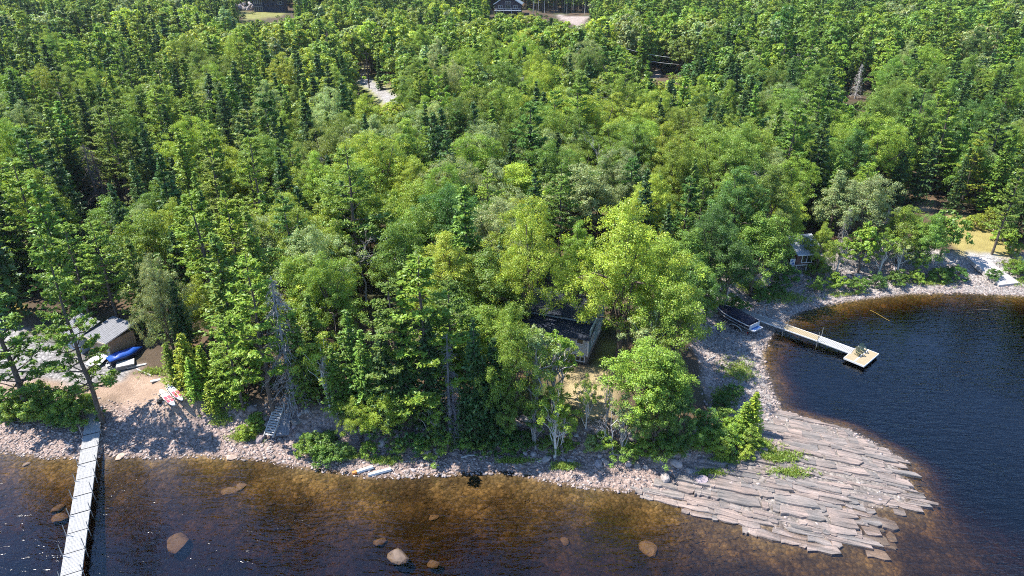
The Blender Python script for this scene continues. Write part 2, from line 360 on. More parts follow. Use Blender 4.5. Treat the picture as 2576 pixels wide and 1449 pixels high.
def water_mat():
    m = bpy.data.materials.new('lake_water'); m.use_nodes = True; nt = m.node_tree; nt.nodes.clear()
    out = nt.nodes.new('ShaderNodeOutputMaterial'); v = coords(nt)
    def mapped(rz, sx, sy):
        mp = nt.nodes.new('ShaderNodeMapping'); mp.inputs['Rotation'].default_value = (0, 0, R(rz)); mp.inputs['Scale'].default_value = (sx, sy, 1)
        nt.links.new(v, mp.inputs[0]); return mp.outputs[0]
    n1 = noise(nt, 1.0, 3, mapped(12, 0.5, 1.7), 0.55, 0.6); n2 = noise(nt, 1.0, 3, mapped(-22, 1.4, 3.4), 0.55, 0.4); n3 = noise(nt, 0.09, 3, v, 0.5)
    a = nt.nodes.new('ShaderNodeMath'); a.operation = 'MULTIPLY_ADD'; a.inputs[1].default_value = 0.45
    nt.links.new(n2.outputs[0], a.inputs[0]); nt.links.new(n1.outputs[0], a.inputs[2])
    amp = nt.nodes.new('ShaderNodeMapRange'); amp.inputs[1].default_value = 0.35; amp.inputs[2].default_value = 0.65; amp.inputs[3].default_value = 0.35; amp.inputs[4].default_value = 1.0
    nt.links.new(n3.outputs[0], amp.inputs[0])
    h = nt.nodes.new('ShaderNodeMath'); h.operation = 'MULTIPLY'; nt.links.new(a.outputs[0], h.inputs[0]); nt.links.new(amp.outputs[0], h.inputs[1])
    nb = bump(nt, h.outputs[0], 1.0, 0.115)
    fr = nt.nodes.new('ShaderNodeFresnel'); fr.inputs['IOR'].default_value = 1.65; nt.links.new(nb, fr.inputs['Normal'])
    g = nt.nodes.new('ShaderNodeBsdfGlossy'); g.inputs['Roughness'].default_value = 0.07; nt.links.new(nb, g.inputs['Normal'])
    t = nt.nodes.new('ShaderNodeBsdfTransparent')
    mx = nt.nodes.new('ShaderNodeMixShader'); nt.links.new(fr.outputs[0], mx.inputs[0]); nt.links.new(t.outputs[0], mx.inputs[1]); nt.links.new(g.outputs[0], mx.inputs[2])
    nt.links.new(mx.outputs[0], out.inputs['Surface'])
    va = nt.nodes.new('ShaderNodeVolumeAbsorption'); va.inputs['Color'].default_value = (0.60, 0.46, 0.20, 1); va.inputs['Density'].default_value = 1.9
    nt.links.new(va.outputs[0], out.inputs['Volume']); return m
def haze_mat():
    m = bpy.data.materials.new('haze'); m.use_nodes = True; nt = m.node_tree; nt.nodes.clear(); out = nt.nodes.new('ShaderNodeOutputMaterial')
    v = nt.nodes.new('ShaderNodeVolumePrincipled'); v.inputs['Color'].default_value = (0.80, 0.88, 1.0, 1); v.inputs['Density'].default_value = 0.00006; v.inputs['Anisotropy'].default_value = 0.2
    nt.links.new(v.outputs[0], out.inputs['Volume']); return m
hz = MB().box((0, 1140, 125), (6600, 2960, 272)).build('haze', haze_mat()); hz['kind'] = 'stuff'; hz['label'] = 'thin summer haze over the forest'
b = MB().box((0, -105, -4.5), (760, 410, 9.0)); struct(b.build('lake_water', water_mat()))

# ------------------------------------------------------------------ trees: prototypes
def unit(a): return a/(np.linalg.norm(a, axis=-1, keepdims=True)+1e-9)
def quads(C, N, S, asp, r, T_=None, bend=0.0):
    """leaf blades: centres C, normals N, half length S, width ratio asp"""
    n = len(C)
    if T_ is None: T_ = r.normal(size=(n, 3))
    t = unit(T_-N*(T_*N).sum(1, keepdims=True)); b_ = np.cross(N, t)
    S = np.broadcast_to(S, (n,))[:, None]
    V = np.stack([C-t*S, C+b_*S*asp+t*S*0.15, C+t*S+N*S*bend, C-b_*S*asp+t*S*0.15], 1).reshape(-1, 3)
    return V, np.arange(4*n).reshape(n, 4)
def leafcol(n, base, r, per=4, spread=0.25):
    k = (1+spread*r.normal(size=(n, 1)))*base
    k = np.clip(k, 0.35, 1.9)
    return np.repeat(np.hstack([k*(1+0.10*r.normal(size=(n, 1))), k, k*(1+0.1*r.normal(size=(n, 1)))]), per, 0)
class Wood:
    def __init__(s): s.V = []; s.F = []; s.n = 0
    def tube(s, P, rad, n=5):
        V, F = tube_np(np.asarray(P, float), np.asarray(rad, float), n); s.V.append(V); s.F.append(F+s.n); s.n += len(V)
    def mesh(s, name, m): return mesh_np(name, np.vstack(s.V), [np.vstack(s.F)], [m], smooth=True)
def branch(a, b, r, sag=0.0, n=4, jit=0.08):
    t = np.linspace(0, 1, n)[:, None]; L = np.linalg.norm(np.subtract(b, a))
    P = np.asarray(a)*(1-t)+np.asarray(b)*t
    P[1:-1] += r.normal(size=(n-2, 3))*jit*L; P[:, 2] += sag*L*np.sin(math.pi*t[:, 0]); return P
def broadleaf(seed, h=10.0, wd=7.0, nclump=80, nleaf=95, ls=0.17, low=0.3, bark=BARK, lm=LEAF, limbs=12, rnd=0.34, top=1.0, crc=(0.05, 0.115), nr=0.42):
    r = np.random.default_rng(seed)
    zc = h*(low+1)/2; rz = h*(1-low)/2
    D = unit(r.normal(size=(nclump*3, 3))); D = D[D[:, 2] > -0.75][:nclump]
    ph = r.uniform(0, 6.28, 6)
    az = np.arctan2(D[:, 1], D[:, 0])
    lump = 1+rnd*(np.sin(2*az+ph[0]+2*D[:, 2])+0.8*np.sin(3*az+ph[1]-3*D[:, 2])+0.7*np.sin(5*az+ph[2]+4*D[:, 2]))/1.6
    rad = r.uniform(0.25, 1.0, len(D))**0.42*lump*np.clip(1+0.10*r.normal(size=len(D)), 0.7, 1.3)
    taper = np.where(D[:, 2] > 0, 1-0.42*min(top, 1.7)*D[:, 2]**1.2, 1-0.15*D[:, 2]**2)
    C = np.stack([D[:, 0]*rad*wd/2*taper, D[:, 1]*rad*wd/2*taper, zc+D[:, 2]*np.minimum(rad, 1.08)*rz*0.92], 1)
    rc = max(wd, 3.4)*r.uniform(*(crc), len(C))
    ci = np.repeat(np.arange(len(C)), np.maximum((nleaf*(rc/rc.mean())**1.6).astype(int), 6))
    d = unit(r.normal(size=(len(ci), 3))+np.array([0, 0, 0.6])+0.35*unit(C-np.array([0, 0, zc*0.8]))[ci])
    P = C[ci]+d*(rc[ci]*r.uniform(0.45, 1.08, len(ci)))[:, None]*np.array([1.12, 1.12, 0.72])
    P += r.normal(size=P.shape)*0.06*wd/7
    N = unit(0.75*d+np.array([0, 0, 0.5])+nr*r.normal(size=d.shape))
    S = ls*r.uniform(0.65, 1.25, len(ci))
    V, F = quads(P, N, S, 0.62, r, bend=-0.25)
    cb = np.clip(1+0.13*r.normal(size=len(C)), 0.7, 1.35)[ci][:, None]
    crown = mesh_np('crown', V, [F], [lm], leaf=leafcol(len(ci), cb, r, spread=0.12))
    wd_ = Wood(); tr = h*0.016+0.04
    top_ = np.array([r.normal()*0.3, r.normal()*0.3, h*0.82])
    P = branch((0, 0, -0.5), top_, r, n=7, jit=0.018); wd_.tube(P, np.linspace(tr*1.25, tr*0.25, 7), 7)
    for k in r.choice(len(C), min(limbs, len(C)), False):
        t = r.uniform(0.3, 0.75); a = P[int(t*6)]; wd_.tube(branch(a, C[k], r, 0.05, 5, 0.05), np.linspace(tr*0.5, tr*0.1, 5), 4)
    return wd_.mesh('trunk', bark), crown
def pine(seed, h=15.0, wd=8.0, base=0.28, lm=NEED, whorls=12, tufts=26, needles=9, nl=0.20, asp=0.30, up=0.14):
    r = np.random.default_rng(seed); W = Wood(); tr = h*0.014+0.03
    P = branch((0, 0, -0.5), (r.normal()*0.25, r.normal()*0.25, h), r, n=9, jit=0.006); W.tube(P, np.linspace(tr*1.2, 0.03, 9), 7)
    VV = []; CC = []; TT = []; BB = []
    side = r.uniform(0, 6.28)
    for k in range(whorls):
        t = (k+r.uniform(-0.3, 0.3))/whorls; t = min(max(t, 0), 0.985); z = h*(base+(1-base)*t)
        ax = np.array([np.interp(z, P[:, 2], P[:, 0]), np.interp(z, P[:, 2], P[:, 1]), z])
        prof = (1-t)**0.75*(1 if t > 0.25 else 0.7+1.2*t)
        for j in range(r.integers(4, 7)):
            az = side+j*2.2+k*1.3+r.normal()*0.3; L = wd/2*prof*r.uniform(0.55, 1.15)+0.35
            if r.random() < 0.10: continue
            el = up+0.25*t+r.normal()*0.08
            d = np.array([math.cos(az)*math.cos(el), math.sin(az)*math.cos(el), math.sin(el)])
            tip = ax+d*L; Bp = branch(ax, tip, r, -0.06, 5, 0.03); W.tube(Bp, np.linspace(tr*0.32*(1-t)+0.015, 0.012, 5), 3)
            nt_ = max(int(tufts*(0.35+0.65*L/(wd/2))), 4)
            q = r.uniform(0.28, 1.05, nt_)**0.8; lat = r.normal(size=nt_)*0.30*L*(1.1-q)+r.normal(size=nt_)*0.12
            sd_ = np.array([-math.sin(az), math.cos(az), 0])
            c = ax+d*(q*L)[:, None]+sd_*lat[:, None]+np.array([0, 0, 1])*(0.05*L*q**2+0.05*r.normal(size=nt_))[:, None]
            VV.append(c); TT.append(np.repeat((d+0.0*sd_)[None], nt_, 0)+sd_*np.sign(lat)[:, None]*0.6); BB.append(np.full(nt_, np.clip(1+0.1*r.normal(), 0.75, 1.3)))
    C = np.vstack(VV); D = np.vstack(TT); B0 = np.concatenate(BB)
    ci = np.repeat(np.arange(len(C)), needles)
    dr = unit(D[ci]*0.6+r.normal(size=(len(ci), 3))*np.array([0.8, 0.8, 0.45])+np.array([0, 0, 0.35]))
    pos = C[ci]+dr*nl*0.8
    N = unit(np.array([0, 0, 1.0])+0.4*r.normal(size=pos.shape))
    V, F = quads(pos, N, nl*r.uniform(0.8, 1.3, len(ci)), asp, r, T_=dr)
    return W.mesh('trunk', BARK), mesh_np('crown', V, [F], [lm], leaf=leafcol(len(ci), B0[ci][:, None], r, spread=0.14))
def spruce(seed, h=11.0, wd=4.2, base=0.06, lm=NEED, whorls=30, limbs=7, seg=9, per=3, nl=0.19, asp=0.4, droop=-0.22, thin=0.0):
    r = np.random.default_rng(seed); W = Wood(); tr = h*0.011+0.03
    P = branch((0, 0, -0.4), (r.normal()*0.1, r.normal()*0.1, h), r, n=6, jit=0.004); W.tube(P, np.linspace(tr*1.2, 0.02, 6), 6)
    CC = []; TT = []; BB = []
    for k in range(whorls):
        t = (k+r.uniform(0, 0.8))/whorls; z = h*(base+(1-base)*t)
        for j in range(limbs if t < 0.75 else max(limbs-2, 3)):
            if r.random() < thin: continue
            az = j*6.283/limbs+k*0.9+r.normal()*0.25; L = (wd/2*(1-t)**0.85)*r.uniform(0.65, 1.15)+0.12
            el = droop+0.55*t+r.normal()*0.06
            d = np.array([math.cos(az)*math.cos(el), math.sin(az)*math.cos(el), math.sin(el)]); sd_ = np.array([-math.sin(az), math.cos(az), 0])
            n = max(int(seg*(0.3+0.7*L/(wd/2))), 2)
            q = (np.arange(n)+r.uniform(0.1, 0.9, n))/n; lat = r.normal(size=n)*0.20*L*(1.2-q)
            c = np.array([0, 0, z])+d*(q*L)[:, None]+sd_*lat[:, None]; c[:, 2] += 0.10*L*q**2
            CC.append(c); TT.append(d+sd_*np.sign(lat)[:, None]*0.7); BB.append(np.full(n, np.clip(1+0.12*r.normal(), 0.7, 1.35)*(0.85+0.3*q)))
            if L > 0.8 and k % 3 == 0: W.tube([(0, 0, z), np.array([0, 0, z])+d*L*0.8], [0.03, 0.01], 3)
    C = np.vstack(CC); D = np.vstack(TT); B0 = np.concatenate(BB)
    ci = np.repeat(np.arange(len(C)), per)
    dr = unit(D[ci]+r.normal(size=(len(ci), 3))*0.45+np.array([0, 0, -0.1]))
    N = unit(np.array([0, 0, 1.0])+0.45*r.normal(size=dr.shape))
    V, F = quads(C[ci]+r.normal(size=dr.shape)*0.05, N, nl*r.uniform(0.75, 1.3, len(ci)), asp, r, T_=dr)
    return W.mesh('trunk', BARK), mesh_np('crown', V, [F], [lm], leaf=leafcol(len(ci), B0[ci][:, None], r, spread=0.15))
def dead_spruce(seed, h=14.0, wd=3.4, n=150, droop=-0.5, twig=5, base=0.06):
    r = np.random.default_rng(seed); W = Wood(); W.tube(branch((0, 0, -0.4), (0.2, 0.1, h), r, n=7, jit=0.004), np.linspace(0.20, 0.03, 7), 6)
    B_ = Wood()
    for k in range(n):
        t = r.uniform(base, 0.98)**0.9; z = h*t; az = r.uniform(0, 6.28); L = wd/2*(1-t)**0.6*r.uniform(0.5, 1.15)+0.2
        d = np.array([math.cos(az), math.sin(az), droop*r.uniform(0.5, 1.6)])
        a = np.array([0, 0, z]); e = a+d*L; p = branch(a, e, r, 0.05, 4, 0.05); B_.tube(p, np.linspace(0.035, 0.008, 4), 3)
        for q in range(twig):
            s0 = p[r.integers(1, 4)]; B_.tube([s0, s0+r.normal(size=3)*0.25*L+np.array([0, 0, -0.25*L])], [0.018, 0.005], 3)
    return W.mesh('trunk', DEADW), B_.mesh('branches', DEADW)
def dead_broad(seed, h=9.0, wd=5.0, m=DEADW):
    r = np.random.default_rng(seed); W = Wood(); B_ = Wood()
    P = branch((0, 0, -0.4), (r.normal()*0.5, r.normal()*0.5, h*0.6), r, n=5, jit=0.03); W.tube(P, np.linspace(0.17, 0.07, 5), 6)
    def grow(a, d, L, rad, lev):
        e = a+d*L; p = branch(a, e, r, 0, 4, 0.07); B_.tube(p, np.linspace(rad, rad*0.4, 4), 3)
        if lev == 0: return
        for _ in range(r.integers(3, 5)):
            k = r.integers(1, 4); grow(p[k], unit(d+r.normal(size=3)*0.6+np.array([0, 0, 0.12])), L*r.uniform(0.4, 0.65), rad*0.5, lev-1)
    for _ in range(6):
        az = r.uniform(0, 6.28); d = unit(np.array([math.cos(az)*0.8, math.sin(az)*0.8, r.uniform(0.5, 1.4)])); grow(P[r.integers(2, 5)], d, wd*0.55, 0.07, 3)
    return W.mesh('trunk', m), B_.mesh('branches', m)

PROTO = {}
PROTO['broad'] = [broadleaf(11, 10, 7.0, 165, 125, 0.084, 0.22), broadleaf(12, 10, 6.2, 150, 125, 0.084, 0.16, top=1.5), broadleaf(13, 10, 7.8, 170, 125, 0.086, 0.30, rnd=0.42),
                  broadleaf(14, 10, 5.6, 130, 125, 0.082, 0.12, top=1.9), broadleaf(15, 10, 7.0, 140, 125, 0.088, 0.26, rnd=0.5), broadleaf(16, 10, 6.4, 160, 125, 0.080, 0.18, top=1.7, rnd=0.42),
                  broadleaf(17, 10, 7.4, 130, 125, 0.086, 0.30, rnd=0.5), broadleaf(18, 10, 6.0, 130, 125, 0.084, 0.2, rnd=0.5, top=1.4)]
PROTO['broadbig'] = [broadleaf(71, 16, 10.5, 300, 125, 0.090, 0.2, rnd=0.45, crc=(0.035, 0.085), limbs=18), broadleaf(72, 16, 9.4, 280, 125, 0.090, 0.16, rnd=0.42, top=1.6, crc=(0.035, 0.085), limbs=18), broadleaf(73, 16, 11.0, 290, 125, 0.092, 0.24, rnd=0.52, crc=(0.035, 0.085), limbs=18)]
PROTO['wisp'] = [broadleaf(21, 10, 5.4, 52, 90, 0.115, 0.34, bark=BARKW, limbs=26, rnd=0.4), broadleaf(22, 10, 4.4, 40, 85, 0.115, 0.38, bark=BARKG, limbs=24, rnd=0.4)]
PROTO['shrub'] = [broadleaf(31, 3, 3.6, 70, 60, 0.095, 0.02, limbs=8), broadleaf(32, 3, 3.0, 60, 60, 0.09, 0.02, limbs=8), broadleaf(33, 3, 4.2, 75, 60, 0.095, 0.0, limbs=8, rnd=0.4)]
PROTO['pine'] = [pine(41), pine(42, wd=9.0, base=0.34, whorls=11), pine(43, wd=7.0, base=0.2, whorls=14), pine(44, wd=8.6, base=0.25, whorls=12, tufts=30), pine(45, wd=7.6, base=0.12, whorls=15)]
PROTO['spruce'] = [spruce(51, wd=4.8, per=5), spruce(52, wd=4.0, per=5), spruce(53, wd=5.4, whorls=28, per=5), spruce(54, wd=4.2, base=0.22, thin=0.12, per=4)]
PROTO['fir'] = [spruce(56, 6, 3.6, 0.03, whorls=22, limbs=8, seg=10, per=4, nl=0.15, droop=-0.05), spruce(57, 6, 3.0, 0.03, whorls=22, limbs=8, seg=9, per=4, nl=0.15, droop=0.0)]
PROTO['deadspruce'] = [dead_spruce(61), dead_spruce(62, wd=2.6, n=120), dead_spruce(63, wd=4.2, n=220, droop=-0.9, twig=7, base=0.02)]
PROTO['deadbroad'] = [dead_broad(66), dead_broad(67, 9, 4.4), dead_broad(68, 9, 6)]
PHEIGHT = {'broadbig': 16, 'broad': 10, 'wisp': 10, 'shrub': 3, 'pine': 15, 'spruce': 11, 'fir': 6, 'deadspruce': 14, 'deadbroad': 9}
PWIDTH = {'broad': 7.0, 'wisp': 5, 'shrub': 3.6, 'pine': 8, 'spruce': 4.2, 'fir': 3.4, 'deadspruce': 3.4, 'deadbroad': 5}

TINT = dict(lime=(0.33, 0.42, 0.05), bright=(0.245, 0.36, 0.048), mid=(0.175, 0.285, 0.045), deep=(0.10, 0.20, 0.04), pale=(0.31, 0.39, 0.15),
            olive=(0.21, 0.29, 0.05), yellow=(0.46, 0.44, 0.05), dark=(0.08, 0.145, 0.042), grey=(1.0, 1.0, 1.0), brown=(0.55, 0.45, 0.42), darkgrey=(0.5, 0.5, 0.52), white=(1.5, 1.5, 1.5))
TWORD = dict(lime='lime green', bright='bright green', mid='mid green', deep='deep green', pale='pale grey-green', olive='olive green', yellow='yellow-tinged', dark='dark green',
             grey='grey', brown='brownish', darkgrey='dark grey', white='whitish')
TREES = []           # dict(kind, x, y, z, h, wf, tint, tone)
def add_tree(kind, x, y, h, tone, wf=1.0, z=None, hero=False, note=None):
    c = np.array(TINT[tone]); j = 1+0.10*rng.normal(); c = np.clip(c*j*(1+0.035*rng.normal(size=3)), 0.005, 2)
    TREES.append(dict(kind=kind, x=x, y=y, z=T1(x, y) if z is None else z, h=h, wf=wf, c=c, tone=tone, hero=hero, note=note))
def top_at(u, v, h):
    return gt(u, v, h)
# heroes: kind, pixel of the tree top, height in metres, tone, width factor, note for the label
HERO = [
 ('pine',95,585,20.5,'mid',0.68,'tall pine with bare lower trunk beside the dock shrubs'),
 ('pine',222,556,13.5,'bright',0.95,'pine with a long leaning trunk standing behind the wooden shed'),
 ('pine',-85,640,18,'mid',1.0,None),('pine',150,560,13,'bright',1.0,None),
 ('broad',372,645,13.5,'pale',0.6,'pale broadleaf tree hanging over the blue tarp beside the shed'),
 ('spruce',428,705,11,'dark',0.8,'narrow dark spruce squeezed against the pale tree beside the shed'),
 ('fir',415,862,5.2,'bright',0.9,None),('fir',452,838,6.6,'lime',0.95,None),('fir',498,870,5.6,'lime',0.95,None),('fir',540,880,6.0,'bright',1.0,None),('fir',520,960,3.6,'lime',1.0,None),
 ('fir',470,900,5,'bright',1.0,None),('fir',580,930,4.5,'bright',1.0,None),
 ('broad',495,690,9.5,'lime',0.75,None),('pine',608,640,17.5,'bright',0.85,'tall bright pine just left of the grey dead spruce'),('pine',560,790,11,'bright',0.9,None),
 ('deadspruce',680,690,14.4,'grey',1.1,'tall grey dead spruce draped with bare twigs above the wooden stairs'),
 ('pine',478,478,17,'bright',1.0,None),('pine',560,490,15,'lime',0.9,None),('broad',655,545,11,'pale',1.0,None),
 ('broad',735,640,12,'bright',0.85,None),('broad',815,640,13,'bright',0.85,None),('wisp',760,700,10,'lime',1.0,None),('broad',840,560,11,'bright',0.9,None),
 ('spruce',770,740,11,'mid',0.9,None),('spruce',868,780,11,'mid',0.9,None),('wisp',800,830,9,'lime',0.9,None),('spruce',735,790,10,'olive',0.9,None),
 ('deadbroad',905,590,9,'white',1.0,'whitish bare dead tree spreading its twigs above the central pine'),('deadbroad',962,595,9,'white',0.9,'whitish bare dead tree just right of another bare one'),
 ('pine',1050,640,18,'bright',1.1,'broad bright pine standing left of the cottage'),('pine',985,700,15,'mid',1.0,None),('pine',1120,700,14,'mid',0.9,None),
 ('broad',1130,470,14,'deep',1.0,'round deep green tree in the middle forest above the central pine'),
 ('broad',1330,505,17,'lime',0.7,'tall lime green tree behind the cottage on its left'),('broad',1580,510,18,'lime',0.86,'huge lime green tree behind the cottage on its right'),
 ('broad',1460,560,13,'bright',0.8,None),('broad',1680,600,14,'bright',0.95,None),
 ('broad',1285,770,14.5,'bright',0.62,'tall bright tree hiding the left end of the cottage'),('wisp',1395,815,9.5,'bright',0.9,'slender leafy tree in front of the cottage porch'),
 ('wisp',1345,800,11,'pale',0.9,None),('wisp',1418,838,7.5,'bright',0.75,None),('broad',1700,705,12,'bright',0.8,'bright spreading tree left of the covered boat'),('wisp',1645,770,9,'pale',1.0,'white-stemmed birch between the cottage and the covered boat'),
 ('broad',1640,862,9.5,'bright',1.05,'flat-topped bright tree right of the cottage lawn'),('broad',1690,880,8.5,'mid',0.85,None),
 ('deadspruce',1122,835,12.5,'darkgrey',1.1,'dark grey dead spruce in the shade left of the cottage'),('deadspruce',1140,930,8,'grey',1.1,None),
 ('spruce',1190,800,14,'dark',0.7,None),('spruce',1075,800,12.5,'dark',0.9,None),('spruce',1010,815,12,'dark',0.9,None),('spruce',955,830,11.5,'dark',0.9,None),('spruce',905,830,11,'mid',0.9,None),
 ('spruce',1240,850,12,'dark',0.9,None),('spruce',1215,900,10,'dark',0.9,None),('spruce',830,870,9,'mid',0.9,None),('spruce',1165,950,8,'dark',0.9,None),
 ('broad',890,1000,5.6,'lime',0.8,'small lime tree on the bank halfway between stairs and white beams'),('broad',968,985,6.2,'lime',0.8,'small lime tree leaning over the bank above the white beams'),
 ('wisp',1085,1000,5.2,'bright',0.9,None),('broad',1270,930,8.5,'mid',0.6,None),('wisp',1400,960,8.5,'bright',0.8,None),('wisp',1350,1000,6,'mid',0.9,None),('wisp',1420,1010,5.5,'bright',1,None),
 ('wisp',1480,935,7,'olive',0.5,None),('wisp',1535,925,7.2,'olive',0.4,None),('wisp',1580,1000,6.5,'pale',0.9,None),('broad',1660,980,7,'mid',0.7,None),('broad',1725,985,6.5,'deep',0.8,None),('broad',1610,1000,6,'mid',0.7,None),
 ('deadbroad',1555,1020,5.5,'white',0.8,None),
 ('broad',1868,420,15.5,'deep',1.0,'wide deep green tree behind the covered boat'),('broad',1800,520,13,'deep',1.0,None),('broad',1930,540,12,'mid',1.0,None),('broad',1990,470,11,'lime',0.9,None),
 ('broad',1760,640,10,'deep',0.9,None),('broad',1850,600,10.5,'deep',0.8,None),('broad',1790,690,7,'bright',0.8,None),
 ('broad',2120,430,12,'pale',1.0,None),('broad',2200,440,12,'pale',0.9,None),('deadspruce',2140,520,8.5,'grey',1.2,None),('deadspruce',2240,520,8,'grey',1.2,None),
 ('broad',2080,560,8.5,'bright',0.8,None),('broad',2290,520,9,'bright',0.95,None),('broad',2350,540,9,'mid',0.9,None),('broad',2190,560,8,'bright',0.8,None),('wisp',2240,570,7.5,'bright',0.9,None),
 ('broad',2400,530,8,'mid',0.8,None),('wisp',2130,590,6.5,'bright',0.9,None),('broad',2330,590,6.5,'mid',0.7,None),('wisp',2280,590,6.5,'pale',0.8,None),
 ('pine',2470,345,12.5,'lime',0.9,None),('pine',2530,270,16,'dark',0.95,None),('pine',2400,250,17,'bright',1.0,None),('broad',2550,360,10,'bright',0.8,None),
 ('pine',2572,420,13.5,'olive',0.75,'tall pine with bare trunk beside the boat ramp drive'),
 ('fir',1905,985,4.8,'lime',1.0,'lime green fir growing at the edge of the rock ledge'),('fir',1880,1010,3.6,'bright',1.1,None),
 ('deadspruce',207,360,12.5,'brown',1.5,'brown dead conifer in the left part of the forest'),('deadspruce',228,375,11.5,'brown',1.4,None),('deadspruce',335,570,9,'brown',1.4,None),('deadspruce',395,370,9.5,'brown',1.1,None),
 ('pine',330,540,11,'olive',0.9,None),('deadspruce',300,300,9,'darkgrey',1.0,None),
 ('deadbroad',1300,330,9,'grey',0.9,None),('deadbroad',1500,390,8,'white',0.8,None),('deadbroad',1570,420,8,'white',0.8,None),('deadspruce',2170,160,9.5,'white',1.5,'whitish bare dead spruce alone in the right forest'),('deadbroad',2140,65,9,'white',0.8,None),
 ('broad',1840,85,12,'yellow',1.0,'yellow-topped tree on the upper right slope'),('broad',2380,240,11,'pale',1.2,None),('broad',900,295,11,'pale',1.0,None),('broad',270,190,13,'lime',1.1,None),('broad',255,205,11,'yellow',0.8,None),
 ('spruce',500,480,13,'dark',0.9,None),('spruce',760,240,14,'dark',1.1,None),('spruce',430,165,15,'dark',1.1,None),('spruce',465,160,13,'dark',1.0,None),('spruce',1260,220,13,'dark',0.9,None),('spruce',1475,215,12,'dark',0.9,None),
 ('pine',660,230,18,'deep',1.0,None),('pine',45,310,18,'deep',1.1,None),('pine',290,250,15,'olive',1.0,None),('pine',620,380,15,'olive',1.0,None),
 ('broad',1180,340,14,'bright',1.1,None),('broad',1240,400,12,'pale',0.9,None),('broad',1060,520,12,'mid',0.9,None),('broad',1000,560,12,'mid',0.9,None),
]
for k, u, v, h, tone, wf, note in HERO:
    x, y, z = top_at(u, v, h); add_tree(k, x, y, h, tone, wf, z, True, note)
SHRUBS = [(30,985,3.0,'bright'),(75,1000,2.8,'mid'),(120,965,3.4,'mid'),(160,985,3.0,'bright'),(195,1000,2.9,'mid'),(60,960,3.2,'mid'),(-20,960,3.5,'mid'),(15,1010,2.2,'deep'),(140,1015,2.2,'deep'),
 (612,1062,1.7,'lime'),(640,1030,1.8,'mid'),(765,1090,2.2,'bright'),(795,1080,2.6,'mid'),(820,1110,2.0,'mid'),(850,1110,1.8,'deep'),(925,1105,1.6,'bright'),(1000,1100,1.7,'mid'),(1050,1085,2.2,'deep'),(1100,1080,2.4,'bright'),(1165,1080,2.2,'mid'),(1215,1085,1.8,'bright'),
 (1275,1095,1.9,'mid'),(1300,1075,2.2,'deep'),(1380,1090,1.8,'mid'),(1430,1095,1.6,'bright'),(1490,1090,2.0,'pale'),(1520,1080,2.2,'bright'),(1575,1110,1.8,'mid'),(1620,1100,2.0,'bright'),(1670,1090,2.2,'mid'),(1710,1080,2.0,'deep'),
 (1770,1065,2.2,'mid'),(1800,1080,2.4,'bright'),(1835,1070,2.4,'mid'),(1850,1040,2.6,'bright'),(1890,1065,2.2,'bright'),(1820,1110,1.6,'lime'),(1880,1110,1.4,'lime'),(1785,1030,2.4,'deep'),(1830,1020,2.2,'mid'),(1910,1085,1.6,'bright'),
 (2060,690,2.4,'mid'),(2110,680,2.6,'bright'),(2165,690,2.2,'mid'),(2210,680,2.2,'deep'),(2265,670,2.4,'mid'),(2310,670,2.0,'bright'),(2370,665,2.2,'mid'),(2415,660,2.4,'deep'),(2060,640,3,'mid'),(2505,670,1.9,'deep'),(2560,640,2.4,'bright'),
 (2500,520,3.0,'lime'),(2540,560,3.0,'bright'),(2560,600,2.6,'bright'),(2575,650,2.6,'mid'),(2520,540,2.8,'bright'),(2465,530,2.6,'lime'),(1850,960,1.6,'deep'),(1825,985,1.8,'deep'),(1480,760,2.4,'bright'),(1445,735,3.0,'mid'),(1505,775,2.2,'olive'),
 (1960,700,2.2,'deep'),(1920,715,2.0,'deep'),(1985,655,3.2,'deep'),(1850,735,2.4,'deep')]
for u, v, h, tone in SHRUBS:
    x, y, z = gt(u, v+6, h); add_tree('shrub', x, y, h, tone, 1.0*random.uniform(0.85, 1.15), z, True)

# fill the forest; what the photograph shows behind stays clear
CLEAR = [  # (pixel polygon, depth beyond which trees may stand anyway)
 ([(1345,770),(1500,780),(1520,840),(1510,925),(1555,930),(1550,1045),(1425,1035),(1410,930),(1340,900),(1380,850)], 63),
 ([(1330,742),(1440,745),(1515,805),(1480,815),(1340,790)], 75),
 ([(0,770),(110,780),(215,775),(330,820),(345,930),(520,1010),(480,1060),(250,1060),(0,960)], 67),
 ([(1990,612),(2060,620),(2060,690),(1990,690)], 84),
 ([(1760,770),(1850,700),(2000,690),(2440,650),(2430,720),(2000,790),(1920,860),(1925,1030),(1850,1000),(1765,1000)], 85),
 ([(2400,555),(2480,555),(2576,640),(2576,745),(2480,740),(2420,640)], 125),
 ([(905,186),(928,200),(978,243),(960,246),(908,208)], 262), ([(928,182),(930,200)], 262),
 ([(1618,136),(1715,148),(1712,164),(1616,152)], 216), ([(1645,180),(1660,180),(1660,190),(1645,190)], 230),
 ([(1235,-20),(1320,-20),(1320,34),(1235,34)], 400), ([(1340,-10),(1485,-10),(1478,46),(1455,66),(1425,48),(1345,30)], 400),
 ([(605,-20),(735,-20),(735,30),(690,46),(610,46)], 420), ([(2290,500),(2350,500),(2350,532),(2290,532)], 110),
 ([(1480,525),(1550,520),(1550,552),(1480,556)], 90), ([(640,1045),(740,1040),(740,1110),(660,1110)], 52), ([(1730,1060),(1790,1060),(1790,1110),(1730,1110)], 52)]
def pin(u, v, P):
    ins = False; n = len(P)
    for i in range(n):
        ax, ay = P[i]; bx, by = P[(i+1) % n]
        if (ay > v) != (by > v) and u < (bx-ax)*(v-ay)/(by-ay)+ax: ins = not ins
    return ins
CLS = []
